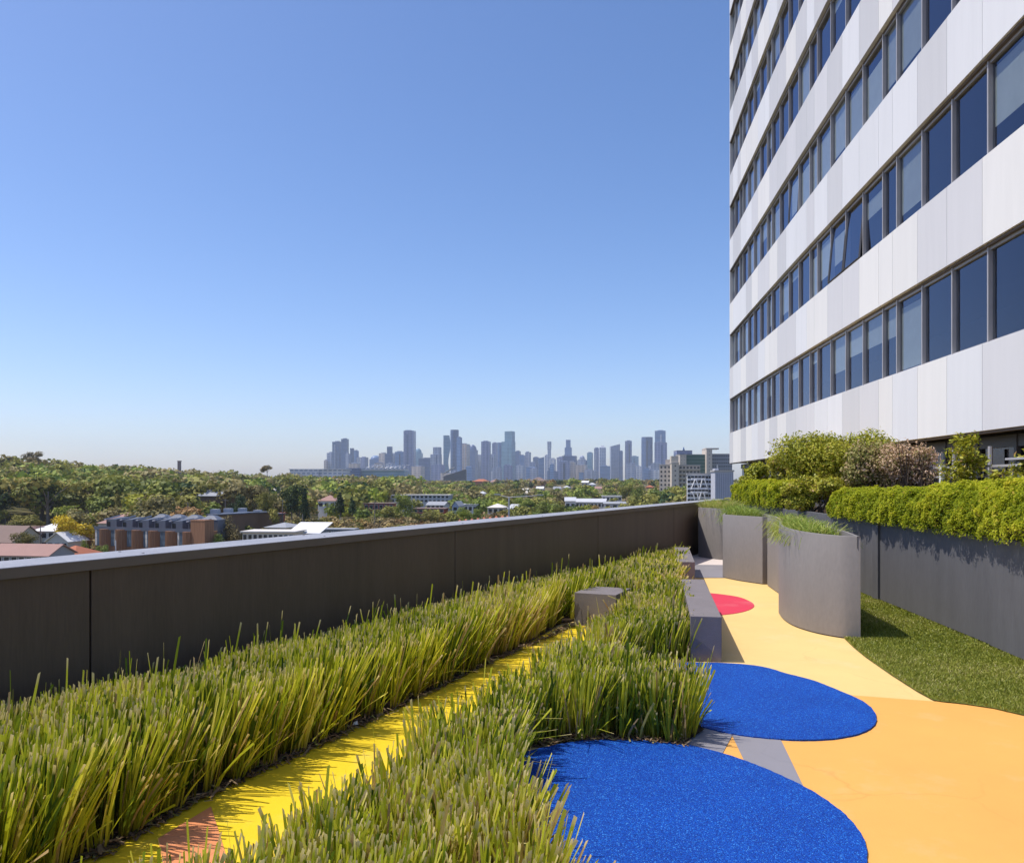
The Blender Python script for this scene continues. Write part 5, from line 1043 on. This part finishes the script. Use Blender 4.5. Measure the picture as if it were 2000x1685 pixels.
def crown_data(seed, n, style, size):
    """leaf clumps of a unit tree (height 1); returns quad vertices and tints"""
    r = random.Random(seed); g = np.random.default_rng(seed); Ps, Ns, Ts = [], [], []
    if style == 'gum': L = [((r.uniform(-.30, .30), r.uniform(-.30, .30), r.uniform(.40, .86)), r.uniform(.17, .26), .68) for _ in range(10)]
    elif style == 'round': L = [((r.uniform(-.24, .24), r.uniform(-.24, .24), r.uniform(.36, .78)), r.uniform(.17, .26), .9) for _ in range(9)]
    elif style == 'wide': L = [((.36 * r.uniform(-1, 1), .36 * r.uniform(-1, 1), r.uniform(.5, .82)), r.uniform(.17, .25), .7) for _ in range(10)]
    elif style == 'full': L = [((r.uniform(-.30, .30), r.uniform(-.30, .30), r.uniform(.16, .80)), r.uniform(.18, .27), .9) for _ in range(16)]
    elif style == 'cone': L = [((r.uniform(-.06, .06), r.uniform(-.06, .06), z), .33 * (1.03 - z), .5) for z in np.linspace(.16, .96, 9)]
    else: L = [((r.uniform(-.3, .3), r.uniform(-.3, .3), r.uniform(.2, .6)), r.uniform(.22, .32), .85) for _ in range(6)]
    for k, (c, R, sq) in enumerate(L):
        m = max(6, n // len(L)); d = g.normal(0, 1, (m, 3)); d /= np.linalg.norm(d, axis=1)[:, None]; rr = g.random(m) ** .38; nz = 0.65 + .6 * vnoise(d * 2.6 + k * 5 + seed, seed % 97)
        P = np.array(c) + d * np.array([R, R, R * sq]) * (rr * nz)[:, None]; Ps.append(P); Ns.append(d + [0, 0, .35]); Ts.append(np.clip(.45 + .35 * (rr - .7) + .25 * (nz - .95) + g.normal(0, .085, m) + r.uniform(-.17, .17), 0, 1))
    P, N, T = np.vstack(Ps), np.vstack(Ns), np.concatenate(Ts); n = len(P)
    N = N / np.linalg.norm(N, axis=1)[:, None] + g.normal(0, .42, (n, 3)); N /= np.linalg.norm(N, axis=1)[:, None]
    a = np.cross(N, g.normal(0, 1, (n, 3))); a /= np.linalg.norm(a, axis=1)[:, None]; b = np.cross(N, a); s = (size * g.uniform(.6, 1.4, n))[:, None]
    V = np.stack([P - a * s * .5 - b * s * .25, P + a * s * .1 - b * s * .45, P + a * s * .5 + b * s * .2, P - a * s * .15 + b * s * .45], 1); return V, T
def crown_mesh(seed, n, style, size):
    V, T = crown_data(seed, n, style, size); o = np_mesh('crown', V.reshape(-1, 3), np.arange(4 * len(T)).reshape(-1, 4), TM['olive'], {'tint': np.repeat(T, 4)}); me = o.data; bpy.data.objects.remove(o); return me
def trunk_mesh(style, seed):
    r = random.Random(seed); b = MB(); top = .9 if style == 'cone' else .62
    b.tube([(0, 0, -.06), (.012, .0, .25), (r.uniform(-.03, .03), r.uniform(-.03, .03), top)], [.028, .020, .008], 6)
    if style != 'cone':
        for k in range(4):
            a = k * 1.6 + r.random(); h = r.uniform(.24, .45); b.tube([(.01, 0, h), (.12 * math.cos(a), .12 * math.sin(a), h + .16), (.26 * math.cos(a), .26 * math.sin(a), h + .30)], [.014, .010, .004], 5)
    o = b.build('trunk', TRUNK, local=True); me = o.data; bpy.data.objects.remove(o); return me
KIT = {}
for st_, n, sz in (('gum', 1000, .062), ('round', 1100, .064), ('wide', 1000, .066), ('cone', 900, .062), ('bush', 520, .10)):
    KIT[st_] = [(crown_mesh(40 + 7 * i + len(st_), n, st_, sz), trunk_mesh(st_, i)) for i in range(3)]
KITN = {st_: [(crown_mesh(140 + 7 * i + len(st_), 3400, st_, .040 if st_ != 'bush' else .045), trunk_mesh(st_, i)) for i in range(2)] for st_ in ('gum', 'round', 'wide', 'cone', 'full')}
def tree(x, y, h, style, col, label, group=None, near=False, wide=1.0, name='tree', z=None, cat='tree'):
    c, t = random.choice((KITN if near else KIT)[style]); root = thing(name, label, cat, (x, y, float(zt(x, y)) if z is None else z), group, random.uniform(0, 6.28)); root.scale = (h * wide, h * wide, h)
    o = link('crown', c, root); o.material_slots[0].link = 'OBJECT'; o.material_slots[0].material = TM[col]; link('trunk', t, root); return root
def tpx(u, vt, vb, d, style, col, label, wide=1.0, near=True, **k):
    """a single tree that the photo lets you pick out: rows of its top and foot"""
    p = px(u, vb, d); z = min(p.z, p.z); h = (vb - vt) / F * d; return tree(p.x, d, h, style, col, label, near=near, wide=wide, z=z, **k)
KEEP = []
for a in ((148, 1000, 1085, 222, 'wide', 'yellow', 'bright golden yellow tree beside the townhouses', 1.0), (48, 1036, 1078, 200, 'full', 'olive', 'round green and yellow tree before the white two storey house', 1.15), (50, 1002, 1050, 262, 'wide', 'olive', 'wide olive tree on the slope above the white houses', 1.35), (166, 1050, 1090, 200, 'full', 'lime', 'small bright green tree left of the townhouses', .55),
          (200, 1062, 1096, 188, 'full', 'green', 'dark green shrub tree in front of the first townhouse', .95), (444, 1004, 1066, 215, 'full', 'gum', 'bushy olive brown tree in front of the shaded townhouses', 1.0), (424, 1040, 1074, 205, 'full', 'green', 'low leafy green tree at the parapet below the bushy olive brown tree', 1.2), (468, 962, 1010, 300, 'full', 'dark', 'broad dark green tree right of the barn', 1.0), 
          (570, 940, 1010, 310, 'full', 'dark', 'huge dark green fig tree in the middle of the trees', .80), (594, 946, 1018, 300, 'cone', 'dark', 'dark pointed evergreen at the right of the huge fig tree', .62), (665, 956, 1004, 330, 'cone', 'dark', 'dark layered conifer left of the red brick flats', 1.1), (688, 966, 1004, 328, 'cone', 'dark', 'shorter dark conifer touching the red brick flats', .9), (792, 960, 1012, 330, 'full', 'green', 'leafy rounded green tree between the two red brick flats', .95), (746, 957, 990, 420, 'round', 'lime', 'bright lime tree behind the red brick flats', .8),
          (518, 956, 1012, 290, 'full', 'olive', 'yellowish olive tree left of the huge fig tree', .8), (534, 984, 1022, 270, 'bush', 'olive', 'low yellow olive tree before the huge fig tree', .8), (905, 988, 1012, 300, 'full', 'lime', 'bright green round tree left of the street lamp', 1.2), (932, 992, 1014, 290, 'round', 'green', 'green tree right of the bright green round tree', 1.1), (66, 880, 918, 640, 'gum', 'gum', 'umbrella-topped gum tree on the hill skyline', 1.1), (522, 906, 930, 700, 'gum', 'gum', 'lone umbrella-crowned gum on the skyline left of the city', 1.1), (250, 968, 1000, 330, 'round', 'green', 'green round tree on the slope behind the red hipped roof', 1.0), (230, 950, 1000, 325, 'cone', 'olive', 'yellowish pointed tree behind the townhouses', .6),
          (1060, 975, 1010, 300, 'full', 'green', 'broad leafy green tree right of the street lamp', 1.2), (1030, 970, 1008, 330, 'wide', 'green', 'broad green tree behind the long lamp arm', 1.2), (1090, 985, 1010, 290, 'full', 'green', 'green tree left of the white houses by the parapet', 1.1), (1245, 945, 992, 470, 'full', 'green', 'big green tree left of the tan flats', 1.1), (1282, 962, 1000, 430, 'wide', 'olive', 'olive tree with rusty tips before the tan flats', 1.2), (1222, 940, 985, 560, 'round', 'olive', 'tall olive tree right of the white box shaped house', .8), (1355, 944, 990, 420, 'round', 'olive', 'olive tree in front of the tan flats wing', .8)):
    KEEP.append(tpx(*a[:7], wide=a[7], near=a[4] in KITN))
    SCREENS.append((a[0] - 8, a[0] + 8, a[3], a[1], a[2] - 4))
vpar = lambda u: 1096 - 0.0866 * u
g = np.random.default_rng(77); cand = []
for k in range(70000):
    r = math.sqrt(g.uniform(215 ** 2, 1050 ** 2)); t = g.uniform(-1.15, .33); y = r / math.sqrt(1 + t * t); x = t * y
    cand.append((x, y, t))
cells, trees_l = {}, []
for (x, y, t) in cand:
    s = 10.5 if y < 400 else 16.0
    if -.30 < t < -.02 and y < 330: s = 5.5
    if t > -.1 and vnoise(np.array([x / 60, y / 60, 0.5]), 3) > .62: s *= 1.5
    k = (int(x // s), int(y // s), s)
    if k in cells: continue
    cells[k] = 1
    u = 1000 + F * t; z = float(zt(x, y)); h = (g.uniform(14, 24) if t < -.12 else g.uniform(8, 15)) * (1.0 if y > 300 else .8)
    scrub = (t > -.30 and t < -.02 and y < 330) or (t < -.52 and y < 340 and g.random() < .8)
    if scrub: h *= .42
    if t < -.53 and 250 < y < 400 and vnoise(np.array([x / 35, y / 35, 7.5]), 9) > .42: continue   # dry grass slope
    vt, vb = HV - (z + h - EYE) / y * F, HV - (z - EYE) / y * F
    if vt > vpar(u) - 2 or not -800 < u < 1440: continue
    w = h * .42 / y * F; bad = False
    for (a, b_, d, st0, sb) in SCREENS:
        if y < d + 4 and u + w * .8 > a and u - w * .8 < b_ and vt < sb - max(3, .60 * (sb - st0)) and vb > st0: bad = True; break
        if d <= y < d + 9 and u + w * .2 > a and u - w * .2 < b_: bad = True; break
    if bad: continue
    trees_l.append((y, x, z, h, t, u, scrub))
for (u0, u1, d0, d1, vt0, n) in ((690, 780, 345, 372, 992, 9), (790, 880, 345, 372, 999, 9), (880, 1000, 318, 355, 996, 12), (1000, 1110, 300, 325, 990, 9), (640, 720, 390, 425, 985, 8), (860, 960, 400, 500, 978, 12), (1100, 1230, 420, 462, 984, 12), (1100, 1240, 600, 900, 958, 26), (880, 1100, 560, 900, 958, 40), (1240, 1330, 480, 640, 965, 14), (1330, 1420, 240, 280, 975, 5), (10, 60, 240, 275, 1045, 5), (130, 180, 238, 262, 1036, 5), (470, 560, 235, 262, 1026, 8)):
    for k in range(n):
        u = g.uniform(u0, u1); y = g.uniform(d0, d1); t = (u - 1000) / F; x = t * y; z = float(zt(x, y)); h = min(max(EYE - (g.normal(vt0, 5) - HV) / F * y - z, 4.0), 16.0)
        trees_l.append((y, x, z, h, t, u, False))
trees_l.sort()
def pick(t, g, scrub, x, y):
    q = vnoise(np.array([x / 45, y / 45, 2.2]), 6); r = g.random()
    if scrub: return ('bush', 'gum' if r < .5 else 'rust' if r < .72 else 'olive')
    col = ('green' if r < .5 else 'lime' if r < .58 else 'olive') if q > .60 else ('olive' if r < .48 else 'gum' if r < .66 else 'green' if r < .88 else 'dark') if q > .42 else ('gum' if r < .48 else 'olive' if r < .74 else 'dark' if r < .93 else 'rust')
    return (('gum', 'round', 'wide')[int(g.integers(0, 3))] if col in ('gum', 'olive', 'rust') else ('round', 'wide')[int(g.integers(0, 2))], col)
CN = {'olive': 'olive green', 'gum': 'brownish', 'green': 'mid green', 'dark': 'dark green', 'lime': 'light green', 'rust': 'rusty brown', 'yellow': 'yellow'}
SN = {'gum': 'open gum tree', 'round': 'round tree', 'wide': 'spreading tree', 'bush': 'low scrub bush', 'cone': 'conifer'}
seen = []
NIND = 285; wood = []; i0 = 0
for i, (y, x, z, h, t, u, scrub) in enumerate(trees_l):
    st_, col = pick(t, g, scrub, x, y)
    if i0 < NIND and -40 < u:
        i0 += 1
        lev = HV - (z + h - EYE) / y * F
        zone = '' if t > -.28 else ('high up ' if lev < 928 else 'halfway up ' if lev < 952 else 'low down ')
        o = tree(x, y, h, st_, col, 'x', 'scrub bushes below the terrace' if scrub else 'trees on the wooded hill' if t < -.28 else 'trees below the skyline', wide=g.uniform(.95, 1.35), name='bush' if scrub else 'tree', cat='bush' if scrub else 'tree')
        if scrub and t > -.5: zone = 'close in ' if y < 250 else 'mid row ' if y < 285 else 'farther back '
        seen.append((o, f'{CN[col]} {SN[st_]} {zone}{near_mark(u, LAND)}', u))
    else: wood.append((x, y, z, h, st_, col))
uniq(seen)
# the farther wood reads as one mass
far = []
for k in range(2900):
    r = math.sqrt(g.uniform(1000 ** 2, 3300 ** 2)); t = g.uniform(-1.15, .42); y = r / math.sqrt(1 + t * t); far.append((t * y, y, float(zt(t * y, y)), g.uniform(9, 15.5), ('gum', 'round', 'wide')[k % 3], ('gum', 'olive', 'green', 'gum', 'olive', 'dark', 'olive', 'rust')[int(g.integers(0, 8))]))
def mass(name, items, n, size, label):
    base = {(s, i): crown_data(300 + i * 11 + len(s), n, s, size) for s in ('gum', 'round', 'wide', 'bush') for i in range(4)}
    by = {}
    for (x, y, z, h, s, c) in items:
        V, T = base[(s, int(g.integers(0, 4)))]; a = g.uniform(0, 6.28); ca, sa = math.cos(a), math.sin(a); W = h * g.uniform(.95, 1.4)
        q = np.empty_like(V); q[..., 0] = x + W * (V[..., 0] * ca - V[..., 1] * sa); q[..., 1] = y + W * (V[..., 0] * sa + V[..., 1] * ca); q[..., 2] = z + h * V[..., 2]
        by.setdefault(c, []).append((q, np.clip(T + g.normal(0, .10), 0, 1)))
    off = 0; Vs, Ts, Ms, mats = [], [], [], []
    for k, (c, L) in enumerate(by.items()):
        mats.append(TM[c])
        for q, T in L: Vs.append(q.reshape(-1, 3)); Ts.append(np.repeat(T, 4)); Ms.append(np.full(len(T), k))
    V = np.vstack(Vs); o = np_mesh(name, V, np.arange(len(V)).reshape(-1, 4), mats[0], {'tint': np.concatenate(Ts)})
    for m in mats[1:]: o.data.materials.append(m)
    o.data.polygons.foreach_set('material_index', np.concatenate(Ms).astype(np.int32)); return tag(o, label, 'woodland', kind='stuff')
if wood: mass('woodland', wood, 260, .105, 'wooded hillside and tree cover behind the houses')
mass('far_woodland', far, 46, .24, 'hazy band of far treetops below the skyline')
print('TREES', len(trees_l), 'individual', min(NIND, len(trees_l)), 'mass', len(wood))

for o in bpy.data.objects:
    if o.parent is None and o.get('label') and not 4 <= len(o['label'].split()) <= 16: print('LONG', o.name, '|', o['label'])
